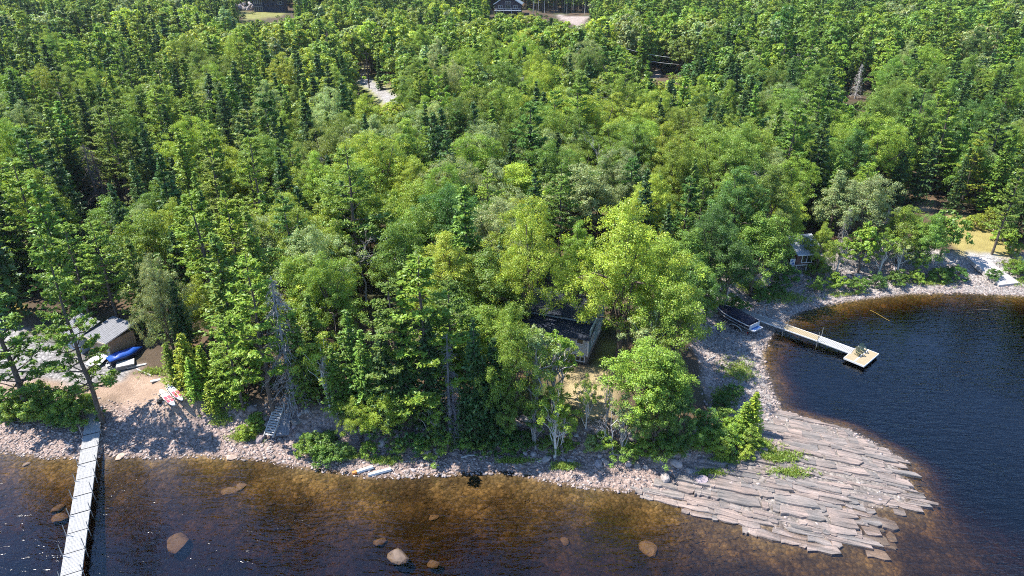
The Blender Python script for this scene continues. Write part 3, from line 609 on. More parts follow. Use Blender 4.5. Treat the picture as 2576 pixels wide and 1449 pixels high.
for P, dd in CLEAR:
    pu = [p[0] for p in P]; pv = [p[1] for p in P]
    st_ = max(6.0, math.sqrt((max(pu)-min(pu))*(max(pv)-min(pv))/60))
    q = [(a, b_) for a in np.arange(min(pu)+2, max(pu), st_) for b_ in np.arange(min(pv)+2, max(pv), min(st_, 9)) if pin(a, b_, P)]
    CLS.append((np.array(q+[tuple(p) for p in P], float), dd))
def blocked(x, y, z, h, wr):
    u0, v0 = proj(x, y, z+0.56*h); _, vt = proj(x, y, z+h); u1, _ = proj(x+wr, y, z+0.56*h)
    a = (abs(u1-u0)*0.92+1.0); b_ = (abs(v0-vt)*1.02+1.0)
    for Q, dd in CLS:
        if y > dd: continue
        if ((((Q[:, 0]-u0)/a)**2+((Q[:, 1]-v0)/b_)**2) < 1).any(): return True
    return False
for t_ in TREES:
    if t_['note'] and 'dead' in t_['note'] and t_['kind'].startswith('dead'):
        (ut_, vt_), (ub_, vb_) = proj(t_['x'], t_['y'], t_['z']+t_['h']), proj(t_['x'], t_['y'], t_['z']+t_['h']*0.35)
        CLS.append((np.array([(ut_+(ub_-ut_)*q+dx_, vt_+(vb_-vt_)*q) for q in np.linspace(0, 1, 6) for dx_ in (-18, 0, 18)]), t_['y']+0.3))
BUILD_PADS = []      # (x, y, radius) kept free of trunks
HX = np.array([t['x'] for t in TREES]); HY = np.array([t['y'] for t in TREES])
HR = np.array([0.33*t['h']*PWIDTH[t['kind']]/PHEIGHT[t['kind']]*t['wf'] for t in TREES])
def species(u, v):
    r_ = random.random()
    if v < 70: s_ = (0.22, 0.06, 0.72) if u < 1300 else (0.40, 0.28, 0.32)
    elif v < 240 and u < 420: s_ = (0.32, 0.13, 0.55)
    elif u < 700 and v > 300: s_ = (0.26, 0.27, 0.47)
    elif u > 1900 and v < 330: s_ = (0.44, 0.32, 0.24)
    else: s_ = (0.60, 0.11, 0.29)
    return 'broad' if r_ < s_[0] else ('pine' if r_ < s_[0]+s_[1] else 'spruce')
def tone_of(k, u, v):
    n = wob(np.array(u*0.012), np.array(v*0.02), 1.0, 5.0); r_ = random.random()+0.25*float(n)
    if k == 'spruce': return 'dark' if r_ < 0.62 else ('olive' if r_ < 0.85 and u < 1100 else 'mid')
    if k == 'pine':
        if u < 700: return 'bright' if r_ < 0.5 else ('olive' if r_ < 0.75 else 'mid')
        return 'mid' if r_ < 0.45 else ('deep' if r_ < 0.75 else 'bright')
    if u > 1750: L = (('bright', 0.34), ('mid', 0.66), ('deep', 0.76), ('pale', 0.90), ('olive', 2))
    else: L = (('lime', 0.24), ('bright', 0.62), ('mid', 0.80), ('pale', 0.93), ('olive', 2))
    for t_, p_ in L:
        if r_ < p_: return t_
y = 50.0; cells = []
while y < 620:
    g = 4.9 if y < 180 else 6.2
    hw = 0.80*y*1.12+24
    for x in np.arange(-hw, hw, g): cells.append((x+random.uniform(-.42, .42)*g, y+random.uniform(-.42, .42)*g))
    y += g*0.95
cells = np.array(cells); cs = poly_sd(cells[:, 0], cells[:, 1], SHORE)
north = (cells[:, 1] > 62) & (cells[:, 0] > 14)
minS = np.where(cells[:, 0] < -34, 11, np.where(north, 8.0, np.where(cells[:, 0] > 14, 9, 5.0)))
ok = cs > minS; cells = cells[ok]; cz = T(cells[:, 0], cells[:, 1], cs[ok])
for (x, y_), z in zip(cells, cz):
    if x < -50 and y_ < 70: continue
    near_hero = ((HX-x)**2+(HY-y_)**2 < (HR*0.85+1.0)**2).any() if y_ < 330 else False
    if near_hero: continue
    u, v = proj(x, y_, z+6)
    k = species(u, v); tone = tone_of(k, u, v)
    if k == 'broad': h = random.uniform(9, 16); wf = random.uniform(0.85, 1.15)*(1.1-0.012*h)
    elif k == 'pine': h = random.uniform(12, 19); wf = random.uniform(0.75, 1.0)
    else: h = random.uniform(10, 18); wf = random.uniform(0.75, 1.05)
    if y_ > 180 and k == 'broad': h *= 1.1
    wr = h*PWIDTH[k]/PHEIGHT[k]*wf*0.5
    if blocked(x, y_, z, h, wr):
        k, h, wf = 'shrub', random.uniform(1.6, 2.6), 1.0
        if y_ < 70 or blocked(x, y_, z, h, 1.6): continue
    if k == 'broad' and random.random() < 0.035: k, tone = random.choice(['deadbroad', 'deadspruce']), random.choice(['grey', 'white', 'brown']); h *= 0.85
    add_tree(k, x, y_, h, tone, wf, z)

# which trees stand as individuals: the ones that show largest; the rest is one mass of forest
SPEC = dict(broad=('broadleaf_tree', 'broadleaf tree', 'broadleaf trees of the near forest'), wisp=('slender_tree', 'slender tree', 'slender trees along the shore'), shrub=('shrub', 'shrub', 'shrubs'),
            pine=('pine_tree', 'pine', 'pines of the near forest'), spruce=('spruce_tree', 'spruce', 'spruces of the near forest'), fir=('fir_tree', 'fir', 'young firs'),
            deadspruce=('dead_conifer', 'dead tree', 'dead conifers'), deadbroad=('dead_tree', 'dead tree', 'bare dead broadleaf trees'))
LIMIT = dict(broad=270, wisp=60, shrub=90, pine=120, spruce=190, fir=20, deadspruce=22, deadbroad=22)
for t in TREES:
    t['uv'] = proj(t['x'], t['y'], t['z']+0.6*t['h']); d = math.hypot(t['y'], CAM_H-t['z']); t['size'] = t['h']/d
    u, v = t['uv']; ut, vt = proj(t['x'], t['y'], t['z']+t['h']); t['seen'] = -40 < u < 2616 and v > -10 and vt < 1449
single = []; mass = []
for k in SPEC:
    L = sorted([t for t in TREES if t['kind'] == k and t['seen']], key=lambda t: -t['size']); single += L[:LIMIT[k]]; mass += L[LIMIT[k]:]
    mass += [t for t in TREES if t['kind'] == k and not t['seen']]
COLS = ((330, 'the wooden shed'), (640, 'the paddle boards'), (1000, 'the wooden stairs'), (1330, 'the shaded bank'), (1740, 'the cottage'), (2130, 'the covered boat'), (9999, 'the boat ramp bay'))
ROWS = ((75, 'shoreline trees'), (105, 'near forest'), (140, 'middle forest'), (9999, 'upper forest'))
ORD = ['leftmost', 'second', 'third', 'fourth', 'fifth', 'sixth', 'seventh', 'eighth', 'ninth', 'tenth', 'eleventh', 'twelfth', 'thirteenth', 'fourteenth', 'fifteenth', 'sixteenth', 'seventeenth', 'eighteenth', 'nineteenth', 'twentieth']
KW = dict(broad='broadleaf tree', wisp='slender tree', shrub='shrub', pine='pine', spruce='spruce', fir='young fir', deadspruce='dead conifer', deadbroad='bare dead tree')
cellsL = {}
for t in single:
    if t['note']: t['label'] = t['note']; continue
    c = next(n for lim, n in COLS if t['uv'][0] < lim); r_ = next(n for lim, n in ROWS if t['y'] < lim)
    cellsL.setdefault((t['kind'], t['tone'], r_, c), []).append(t)
for (k, tone, r_, c), L in cellsL.items():
    L.sort(key=lambda t: t['uv'][0])
    for i, t in enumerate(L):
        s_ = f"{TWORD[tone]} {KW[k]}"
        t['label'] = (s_+f" among the {r_} above {c}") if len(L) == 1 else (s_+(f", leftmost" if i == 0 else f", {ORD[min(i, 19)]} from left")+f" in the {r_} above {c}")
PARTS2 = {'deadspruce': 'branches', 'deadbroad': 'branches'}
for t in single:
    k = t['kind']; kk = 'broadbig' if k == 'broad' and t['h'] > 12.5 else k; P = PROTO[kk][2 if (t['note'] or '').startswith('tall grey dead') else int(abs(t['x'])*37+t['y']*11) % len(PROTO[kk])]
    nm, cat, grp = SPEC[k]
    o = root(nm, t['label'], cat, (t['x'], t['y'], t['z']-0.05), random.uniform(0, 6.28), grp)
    s_ = t['h']/PHEIGHT[kk]; sx = s_*t['wf']; o.scale = (sx, sx*random.uniform(0.92, 1.08), s_)
    a = put('trunk', P[0], o); b_ = put(PARTS2.get(k, 'crown'), P[1], o)
    a.color = (*t['c'], 1); b_.color = (*t['c'], 1)

# the rest of the forest
FAR = {'broad': [broadleaf(111, 10, 7.6, 95, 40, 0.25, 0.15, lm=LEAFI, nr=0.25, limbs=3), broadleaf(112, 10, 6.6, 90, 40, 0.25, 0.12, lm=LEAFI, nr=0.25, limbs=3, top=1.8), broadleaf(113, 10, 8.2, 100, 40, 0.25, 0.2, lm=LEAFI, nr=0.25, limbs=3, rnd=0.4), broadleaf(114, 10, 7.2, 85, 40, 0.25, 0.18, lm=LEAFI, nr=0.25, limbs=3, rnd=0.35)],
       'pine': [pine(141, whorls=11, tufts=13, needles=5, nl=0.36, asp=0.4, lm=NEEDI), pine(142, wd=7.2, base=0.15, whorls=12, tufts=13, needles=5, nl=0.36, asp=0.4, lm=NEEDI)],
       'spruce': [spruce(151, wd=4.8, lm=NEEDI, whorls=22, limbs=7, seg=5, per=3, nl=0.40, asp=0.5), spruce(152, wd=3.8, lm=NEEDI, whorls=22, limbs=7, seg=5, per=3, nl=0.38, asp=0.5)],
       'shrub': [broadleaf(131, 3, 3.8, 24, 24, 0.25, 0.0, lm=LEAFI, limbs=2)],
       'dead': [dead_spruce(161, 11, 4.0, 70, -0.2, 3), dead_broad(162, 10, 6)]}
FK = dict(broad='broad', wisp='broad', shrub='shrub', pine='pine', spruce='spruce', fir='spruce', deadspruce='dead', deadbroad='dead')
FH = dict(broad=10, shrub=3, pine=15, spruce=11, dead=10.5)
plist = []; pidx = {}
for k, L in FAR.items():
    for tr_, cr_ in L:
        o = bpy.data.objects.new('far_'+k, None)
        # one mesh per far tree: trunk and crown together
        va = np.empty(len(tr_.vertices)*3, np.float32); tr_.vertices.foreach_get('co', va); vb = np.empty(len(cr_.vertices)*3, np.float32); cr_.vertices.foreach_get('co', vb)
        fa = np.empty(len(tr_.loops), np.int32); tr_.loops.foreach_get('vertex_index', fa); fb = np.empty(len(cr_.loops), np.int32); cr_.loops.foreach_get('vertex_index', fb)
        me = mesh_np('far_'+k, np.vstack([va.reshape(-1, 3), vb.reshape(-1, 3)]), [fa.reshape(-1, 4), fb.reshape(-1, 4)+len(tr_.vertices)], [tr_.materials[0], cr_.materials[0]])
        mi = np.concatenate([np.zeros(len(fa)//4, np.int32), np.ones(len(fb)//4, np.int32)]); me.polygons.foreach_set('material_index', mi)
        if 'leaf' in cr_.color_attributes:
            lb = np.empty(len(cr_.vertices)*4, np.float32); cr_.color_attributes['leaf'].data.foreach_get('color', lb)
            a = me.color_attributes.new('leaf', 'FLOAT_COLOR', 'POINT'); a.data.foreach_set('color', np.concatenate([np.ones(len(va)//3*4, np.float32), lb]))
        o = bpy.data.objects.new('far_'+k, me); pidx.setdefault(k, []).append(len(plist)); plist.append(o)
n = len(mass)
me = bpy.data.meshes.new('forest'); me.vertices.add(n)
co = np.array([(t['x'], t['y'], t['z']-0.05) for t in mass], np.float32); me.vertices.foreach_set('co', co.ravel())
pk = np.array([random.choice(pidx[FK[t['kind']]]) for t in mass], np.int32)
scl = np.array([(t['h']/FH[FK[t['kind']]]*t['wf'],)*2+(t['h']/FH[FK[t['kind']]],) for t in mass], np.float32)
rot = np.array([(0, 0, random.uniform(0, 6.28)) for t in mass], np.float32)
tin = np.array([(*t['c'], 1) for t in mass], np.float32)
for nm, ty, arr in (('pick', 'INT', pk), ('scl', 'FLOAT_VECTOR', scl), ('rot', 'FLOAT_VECTOR', rot), ('tint', 'FLOAT_COLOR', tin)):
    a = me.attributes.new(nm, ty, 'POINT'); a.data.foreach_set({'INT': 'value', 'FLOAT_VECTOR': 'vector', 'FLOAT_COLOR': 'color'}[ty], arr.ravel())
forest = put('forest', me); forest['kind'] = 'stuff'; forest['label'] = 'dense mixed forest covering the slope behind the near trees'
ng = bpy.data.node_groups.new('forest_trees', 'GeometryNodeTree')
ng.interface.new_socket('Geometry', in_out='INPUT', socket_type='NodeSocketGeometry'); ng.interface.new_socket('Geometry', in_out='OUTPUT', socket_type='NodeSocketGeometry')
gi = ng.nodes.new('NodeGroupInput'); go = ng.nodes.new('NodeGroupOutput'); jn = ng.nodes.new('GeometryNodeJoinGeometry')
def gattr(name, ty):
    a = ng.nodes.new('GeometryNodeInputNamedAttribute'); a.data_type = ty; a.inputs['Name'].default_value = name; return a.outputs[0]
for i, o in enumerate(plist):
    oi = ng.nodes.new('GeometryNodeObjectInfo'); oi.inputs['Object'].default_value = o; oi.inputs['As Instance'].default_value = True
    ip = ng.nodes.new('GeometryNodeInstanceOnPoints')
    cmp_ = ng.nodes.new('FunctionNodeCompare'); cmp_.data_type = 'INT'; cmp_.operation = 'EQUAL'
    ci_ = [s for s in cmp_.inputs if s.type == 'INT']; ng.links.new(gattr('pick', 'INT'), ci_[0]); ci_[1].default_value = i
    e2r = ng.nodes.new('FunctionNodeEulerToRotation'); ng.links.new(gattr('rot', 'FLOAT_VECTOR'), e2r.inputs[0])
    ng.links.new(gi.outputs[0], ip.inputs['Points']); ng.links.new(oi.outputs['Geometry'], ip.inputs['Instance']); ng.links.new(cmp_.outputs[0], ip.inputs['Selection'])
    ng.links.new(e2r.outputs[0], ip.inputs['Rotation']); ng.links.new(gattr('scl', 'FLOAT_VECTOR'), ip.inputs['Scale'])
    ng.links.new(ip.outputs[0], jn.inputs[0])
ng.links.new(jn.outputs[0], go.inputs[0])
md = forest.modifiers.new('forest_trees', 'NODES'); md.node_group = ng
print('TREES single', len(single), 'mass', len(mass))

# ------------------------------------------------------------------ stones, boulders and the rock ledge
def stone_mesh(seed, flat=0.6, jit=0.22):
    r = np.random.default_rng(seed)
    P = np.array([(x, y, z) for z in (-1, 1) for y in (-1, 1) for x in (-1, 1)], float)*0.5
    P = unit(P)*0.62+P*0.35; P += r.normal(size=P.shape)*jit*0.5; P[:, 2] *= flat
    return P, np.array([(0, 2, 3, 1), (4, 5, 7, 6), (0, 1, 5, 4), (1, 3, 7, 5), (3, 2, 6, 7), (2, 0, 4, 6)])
def boulder_mesh(seed):
    r = np.random.default_rng(seed); b = MB()
    import bmesh
    bm = bmesh.new(); bmesh.ops.create_icosphere(bm, subdivisions=2, radius=0.5)
    ax = unit(r.normal(size=(7, 3))); dd = r.uniform(0.26, 0.42, 7)
    for v_ in bm.verts:
        p = np.array(v_.co)
        for a, d in zip(ax, dd):
            e = p @ a-d
            if e > 0: p = p-a*e*0.85
        v_.co = p+r.normal(size=3)*0.012
    bm.verts.ensure_lookup_table()
    me = bpy.data.meshes.new('boulder'); bm.to_mesh(me); bm.free(); me.materials.append(STONE); return me
BOULD = [boulder_mesh(s_) for s_ in range(200, 210)]
SMESH = []
for s_ in range(220, 228):
    P_, F_ = stone_mesh(s_); SMESH.append((P_, F_))
NB = 210000
X = rng.uniform(-75, 95, NB); Y = rng.uniform(34, 92, NB); S_ = poly_sd(X, Y, SHORE)
bwid = np.where(X < -33, 6.5, np.where((X > 18), 7.5, 4.6)); frame_u, frame_v = proj(X, Y, T(X, Y, S_))
den = np.where(Y > 60, 0.55, 1.0)
LPX = np.array([px(u, v, 0.2) for u, v in [(1620,1240),(1700,1200),(1850,1170),(1905,1120),(1925,1070),(1950,1028),(2051,1060),(2201,1115),(2278,1157),(2287,1225),(2350,1250),(2260,1345),(2200,1392),(1950,1352),(1850,1316),(1750,1285)]])
on_ledge = poly_sd(X, Y, LPX)
k = ((on_ledge < 0.2) | (rng.random(NB) < 0.10)) & (S_ > -0.45) & (S_ < bwid+rng.normal(size=NB)*0.7) & (frame_u > -60) & (frame_u < 2640) & (rng.random(NB) < den)
X, Y, S_ = X[k], Y[k], S_[k]; Zs = T(X, Y, S_)
n = len(X); sz = rng.gamma(2.0, 0.034, n)+0.05; sz = np.clip(sz*(1+0.45*sstep(0.15, 0.6, wob(X, Y, 0.45, 3.3))), 0.06, 0.5); az = rng.uniform(0, 6.28, n); pr = rng.integers(0, len(SMESH), n)
big = np.argsort(-sz)[:230]; rest = np.setdiff1d(np.arange(n), big)
VV = []; FF = []; off = 0
for q in range(len(SMESH)):
    id_ = rest[pr[rest] == q]; P_, F_ = SMESH[q]
    c, s_ = np.cos(az[id_])[:, None], np.sin(az[id_])[:, None]; sc_ = sz[id_][:, None]*np.array([[1.25, 0.85, 1.0]])
    p = P_[None]*sc_[:, None, :]; q_ = np.stack([p[..., 0]*c-p[..., 1]*s_, p[..., 0]*s_+p[..., 1]*c, p[..., 2]], -1)
    q_ += np.stack([X[id_], Y[id_], Zs[id_]+sz[id_]*0.06], -1)[:, None, :]
    VV.append(q_.reshape(-1, 3)); FF.append((F_[None]+8*np.arange(len(id_))[:, None, None]).reshape(-1, 4)+off); off += 8*len(id_)
def stone_stuff_mat():
    m = bpy.data.materials.new('beach_stone'); m.use_nodes = True; nt = m.node_tree; p = nt.nodes['Principled BSDF']
    g = nt.nodes.new('ShaderNodeNewGeometry')
    c = ramp(nt, g.outputs['Random Per Island'], [(0.0, (0.17, 0.145, 0.135)), (0.35, (0.27, 0.215, 0.192)), (0.7, (0.335, 0.265, 0.237)), (1.0, (0.43, 0.365, 0.33))])
    n_ = noise(nt, 7, 4, coords(nt)); c = mixc(nt, 0.5, c, ramp(nt, n_.outputs[0], [(0.3, (0.7, 0.7, 0.7)), (0.7, (1.2, 1.2, 1.2))]), 'MULTIPLY')
    nt.links.new(c, p.inputs['Base Color']); p.inputs['Roughness'].default_value = 0.9; p.inputs['Specular IOR Level'].default_value = 0.2; return m
me = mesh_np('beach_stones', np.vstack(VV), [np.vstack(FF)], [stone_stuff_mat()]); o = put('beach_stones', me); o['kind'] = 'stuff'; o['label'] = 'small flat grey and pink stones covering the beach'
def stone_col(): 
    k_ = random.uniform(0.6, 1.35); return (k_*random.uniform(0.95, 1.1), k_*random.uniform(0.95, 1.02), k_*random.uniform(0.92, 1.02), 1)
for i in big:
    o = put('stone', random.choice(BOULD), beach, (X[i], Y[i], Zs[i]+0.03), (random.uniform(-.3, .3), random.uniform(-.3, .3), az[i]), (sz[i]*1.25, sz[i]*0.95, sz[i]*0.6)); o.color = stone_col()
nb = 0
while nb < 130:                                     # boulders fallen to the foot of the bank
    x = random.uniform(-28, 18) if nb < 95 else random.uniform(24, 62); y_ = random.uniform(43, 56) if nb < 95 else random.uniform(70, 92); s_ = float(poly_sd(np.array([x]), np.array([y_]), SHORE)[0])
    lo, hi = (2.2, 5.2) if nb < 95 else (4.5, 8.5)
    if not lo < s_ < hi: continue
    d = random.uniform(0.4, 1.15)*random.uniform(0.7, 1.0); o = put('boulder', random.choice(BOULD), beach, (x, y_, T1(x, y_)+d*0.12), (random.uniform(-.4, .4), random.uniform(-.4, .4), random.uniform(0, 6.28)), (d*1.3, d, d*0.8)); o.color = stone_col(); nb += 1
RCK = [(583,1151,0.95,0.5,1.25,'pale boulder standing at the waterline right of the long dock'),(302,1149,0.9,0.3,1.2,'flat pale stone at the waterline beside the long dock'),
 (1002,1398,1.7,0.6,0.7,'wet brown boulder breaking the surface of the lake'),(1092,1302,0.9,0.4,1.1,'small orange boulder under water straight out from the white beams'),
 (446,1366,1.9,0.6,1.0,'pale rounded boulder under water right of the long dock'),(578,1234,1.3,0.4,1.1,'flat brown rock under water, lower one of a close pair'),(607,1224,1.1,0.4,1.1,'flat brown rock under water, upper one of a close pair'),
 (150,1301,1.4,0.5,1.1,'brown rock under water left of the long dock'),(145,1280,1.0,0.4,1.0,'smaller brown rock under water left of the long dock'),(1632,1381,1.6,0.5,1.2,'orange brown rock under water below the rock ledge'),
 (955,1362,1.0,0.4,1.0,'faint brown rock under water above the wet boulder'),(1420,1362,0.8,0.35,1.0,'small brown rock under deeper water in mid lake'),(1090,1417,1.0,0.4,0.9,'dark brown rock under water right of the wet boulder'),(67,1168,0.7,0.35,1.2,'grey stone under shallow water near the left shore')]
for i, (u, v, d, hh, k_, lab) in enumerate(RCK):
    x, y_ = px(u, v, 0.0); z = T1(x, y_)
    if i == 2: z = -0.22
    elif i > 2: z = max(z, -0.55)
    x, y_ = px(u, v, z)
    o = put('lake_rock', BOULD[i % 10], None, (x, y_, z+(0.05 if i < 3 else 0.0)), (0, 0, i*1.3), (d*1.2, d*0.95, hh*1.0)); k_ *= (1.1 if i < 2 else 0.6 if i == 2 else 0.55); o.color = (1.1*k_, 0.9*k_, 0.72*k_, 1); tag(o, lab, 'rock', 'loose rocks in the lake')
# ledge
a_ = np.array(px(1874, 1193, .5)); b__ = np.array(px(2210, 1266, .3)); E1 = (b__-a_)/np.linalg.norm(b__-a_); E2 = np.array([-E1[1], E1[0]])
LP = np.array([px(u, v, 0.2) for u, v in [(1580,1226),(1640,1206),(1720,1184),(1770,1168),(1850,1165),(1905,1125),(1925,1070),(1950,1028),(2051,1060),(2134,1080),(2201,1115),(2278,1157),(2262,1179),(2287,1225),(2350,1250),(2290,1272),(2215,1290),(2260,1345),(2200,1392),(2100,1372),(1950,1352),(1850,1316),(1750,1285),(1650,1256)]])
ledge = root('rock_ledge', 'layered pink and grey rock ledge sloping into the lake at the point', 'rock ledge', (*px(2000, 1180), 0))
def slab_mesh(seed):
    r = np.random.default_rng(seed); n = 8
    xs = np.array([-0.5, -0.2, 0.2, 0.5, 0.5, 0.15, -0.2, -0.5])+r.normal(size=8)*0.05; ys = np.array([-0.5, -0.5, -0.5, -0.38, 0.4, 0.5, 0.5, 0.45])+r.normal(size=8)*0.06
    xs[0] += r.uniform(0, 0.12); xs[4] -= r.uniform(0, 0.14)
    zt = 0.5+r.normal(size=8)*0.04
    b = MB(); V_ = [(xs[i], ys[i], -0.5) for i in range(8)]+[(xs[i], ys[i], zt[i]-0.07) for i in range(8)]+[(xs[i]*0.965, ys[i]*0.92, zt[i]) for i in range(8)]
    F_ = [(i, (i+1) % 8, (i+1) % 8+8, i+8) for i in range(8)]+[(i+8, (i+1) % 8+8, (i+1) % 8+16, i+16) for i in range(8)]+[tuple(range(16, 24))]
    b.add(V_, F_); return b.mesh('slab', LEDGE)
SLAB = [slab_mesh(300+i) for i in range(14)]
org = LP.mean(0); loc = LP-org; q1 = loc @ E1; q2 = loc @ E2
cand = []; t2 = q2.min()
while t2 < q2.max():
    wd_ = random.choice([0.2, 0.25, 0.32, 0.4, 0.5, 0.65, 0.9]); t1 = q1.min()+random.uniform(0, 1.5); rowz = random.uniform(-0.05, 0.09)
    while t1 < q1.max():
        L_ = random.choice([random.uniform(0.35, 0.9), random.uniform(0.7, 2.0), random.uniform(1.5, 3.6)]); c = org+E1*(t1+L_/2)+E2*(t2+wd_/2); cand.append((c[0], c[1], L_, wd_, rowz)); t1 += L_+(0.02 if random.random() < 0.75 else random.uniform(0.1, 1.2))
    t2 += wd_*0.86
ca = np.array(cand); cs_ = poly_sd(ca[:, 0], ca[:, 1], LP); ct = T(ca[:, 0], ca[:, 1]); nsl = 0
keep = [i for i in np.argsort(-ca[:, 2]*ca[:, 3]) if cs_[i] > -0.15 and not (random.random() < 0.05)]
big_s = keep[:300]; small_s = keep[300:]
rzl = math.atan2(E1[1], E1[0]); small_b = MB()
def slab_pose(i):
    x, y_, L_, wd_, rz_ = ca[i]; hgt = 0.5
    z = ct[i]*1.0+rz_+0.08*wob(np.array(x), np.array(y_), 0.55, 8.0)-hgt/2+0.06
    return x, y_, float(z), hgt
for i in big_s:
    x, y_, z, hgt = slab_pose(i); L_, wd_ = ca[i][2:4]
    o = put('slab', random.choice(SLAB), ledge, (x-ledge.location.x, y_-ledge.location.y, z), (R(random.gauss(-6, 2)), R(random.gauss(0.5, 1.2)), rzl+R(random.gauss(0, 2.2))+R(5)*float(wob(np.array(x), np.array(y_), 0.35, 2.0))), (L_*1.16, wd_*1.45, hgt))
    k_ = random.uniform(0.9, 1.15); gr = random.random()
    o.color = (k_*0.88, k_*0.90, k_*0.90, 1) if gr < 0.4 else (k_*1.06, k_*1.0, k_*0.96, 1)
for i in small_s:
    x, y_, z, hgt = slab_pose(i); L_, wd_ = ca[i][2:4]; M_ = Matrix.Translation((x-ledge.location.x, y_-ledge.location.y, z)) @ Matrix.Rotation(rzl, 4, 'Z') @ Matrix.Rotation(R(random.gauss(-6, 2)), 4, 'X') @ Matrix.Diagonal((L_*1.16, wd_*1.45, hgt, 1)); sm_ = random.choice(SLAB); small_b.add([M_ @ v_.co for v_ in sm_.vertices], [tuple(p_.vertices) for p_ in sm_.polygons])
if small_s: small_b.build('rubble', LEDGE, ledge, 'stuff')

# ------------------------------------------------------------------ docks
WOODG = mat('weathered_plank', (0.335, 0.33, 0.32), 0.8, 0.22, 5, stretch=(3, 0.4, 1), bmp=0.2)
WOODT = mat('tan_plank', (0.33, 0.265, 0.165), 0.75, 0.2, 5, stretch=(0.6, 4, 1), bmp=0.2)
WOODD = mat('grey_plank_dark', (0.25, 0.235, 0.215), 0.85, 0.25, 5, stretch=(0.6, 4, 1), bmp=0.2)
WHITE = mat('white_paint', (0.62, 0.62, 0.61), 0.5, 0.08, 4, bmp=0.03)
STEEL = mat('galvanised_steel', (0.36, 0.37, 0.38), 0.55, 0.15, 10, metal=0.7, bmp=0.03)
BLACK = mat('black_plastic', (0.02, 0.02, 0.022), 0.5, 0.3, 8, bmp=0.03)
def deck_planks(L, W, n, th=0.035, z=0.0, gap=0.022, along=False):
    b = MB(); d = L/n
    for i in range(n): b.box((0, d*(i+0.5), z+random.uniform(-.004, .004)), (W*random.uniform(0.985, 1.0), d-gap, th), 0, 0, random.gauss(0, 0.003))
    return b
A = np.array(px(238, 1026, 0.95)); B = np.array(px(180, 1440, 0.75)); dv = (B-A)/np.linalg.norm(B-A); rz_ = math.atan2(dv[1], dv[0])-math.pi/2
WD = 1.42
dock = root('long_dock', 'long narrow dock of weathered grey planks with steel posts along its sides', 'dock', (A[0], A[1], 0), rz_)
L0 = np.linalg.norm(np.array(px(226, 1093, 0.78))-A); UL = np.linalg.norm(np.array(px(212, 1130, 0.78))-np.array(px(168, 1394, 0.78)))/6
def dock_sec(par, y0, L, W, z0, z1, pm, n, edge=None, fr=WOODG):
    s_ = MB(); tilt = math.atan2(z1-z0, L)
    for sx in (-1, 1): s_.box((sx*(W/2-0.03), L/2, -0.09), (0.05, L-0.02, 0.16))
    for yy in (0.05, L/2, L-0.05): s_.box((0, yy, -0.09), (W-0.12, 0.05, 0.12))
    o = s_.build('deck_section', fr, par); o.location = (0, y0, z0); o.rotation_euler = (tilt, 0, 0)
    deck_planks(L-0.03, W+0.02, n, z=0.012).build('planks', pm, o, 'stuff')
    if edge:
        for sx in (-1, 1): MB().box((sx*(W/2+0.015), L/2, -0.03), (0.07, L-0.01, 0.13)).build('edge_rail', edge, o)
    return o
dock_sec(dock, 0, L0, WD*0.98, 0.95, 0.78, WOODG, 20)
y0 = L0; joints = [0.1, L0]
for i in range(9):
    dock_sec(dock, y0, UL, WD, 0.78+random.uniform(-.015, .015), 0.78+random.uniform(-.015, .015), WOODG, 16); y0 += UL; joints.append(y0)
for i, yy in enumerate(joints[:-1]):
    for sx in (-1, 1):
        wx, wy = A+dv*yy+np.array([-dv[1], dv[0]])*-sx*(WD/2); zb = T1(wx, wy)
        up = random.uniform(0.55, 1.35) if i > 0 else 0.35
        p = MB().tube([(sx*(WD/2+0.06), yy+0.05, zb-0.2), (sx*(WD/2+0.06)+random.gauss(0, .03), yy+0.05+random.gauss(0, .03), 0.78+up)], 0.032, 6).build('post', STEEL, dock)
        MB().box((sx*(WD/2+0.03), yy+0.05, 0.70), (0.10, 0.12, 0.16)).build('bracket', STEEL, p)
    if i: MB().box((0, yy, 0.835), (WD, 0.05, 0.02)).build('joint_strip', BLACK, dock)
# dock in the bay
G0 = np.array(px(1856, 781, 1.15)); G1 = np.array(px(2146, 884, 0.55)); gv = (G1-G0)/np.linalg.norm(G1-G0); gl = np.linalg.norm(G1-G0); rz2 = math.atan2(gv[1], gv[0])-math.pi/2
bd = root('bay_dock', 'dock in the bay, plank walkway leading to a square float', 'dock', (G0[0], G0[1], 0), rz2)
fr_ = [0, 0.17, 0.43, 0.72, 1.0]; zs_ = [1.15, 1.08, 0.95, 0.80, 0.55]; pmats = [WOODD, WOODD, WOODT, WOODG]
for i in range(4):
    L_ = gl*(fr_[i+1]-fr_[i]); dock_sec(bd, gl*fr_[i], L_, 1.35, zs_[i], zs_[i+1], pmats[i], int(L_/0.16), WHITE if i else WOODG, WOODD)
    if i:
        for sx in (-1, 1):
            wx, wy = G0+gv*gl*fr_[i]; zb = T1(wx, wy); MB().tube([(sx*0.74, gl*fr_[i]+0.1, min(zb, -0.3)-0.2), (sx*0.74, gl*fr_[i]+0.1, zs_[i]+(1.25 if i > 1 else 0.3))], 0.035, 6).build('post', STEEL, bd)
FL = np.array(px(2120, 898, .55)); FB = np.array(px(2172, 919, .55)); FR = np.array(px(2214, 890, .55)); fx = FB-FL; fy = FR-FB; ang = math.atan2(fx[1], fx[0]); FW = np.linalg.norm(fx); FD = np.linalg.norm(fy)
FC = (FL+FR)/2
fl = root('swim_float', 'square tan plank swim float with white edges at the end of the bay dock', 'float', (FC[0], FC[1], 0), ang)
b = MB()
for sy in (-1, 1): b.box((0, sy*(FD/2-0.03), 0.42), (FW, 0.08, 0.2))
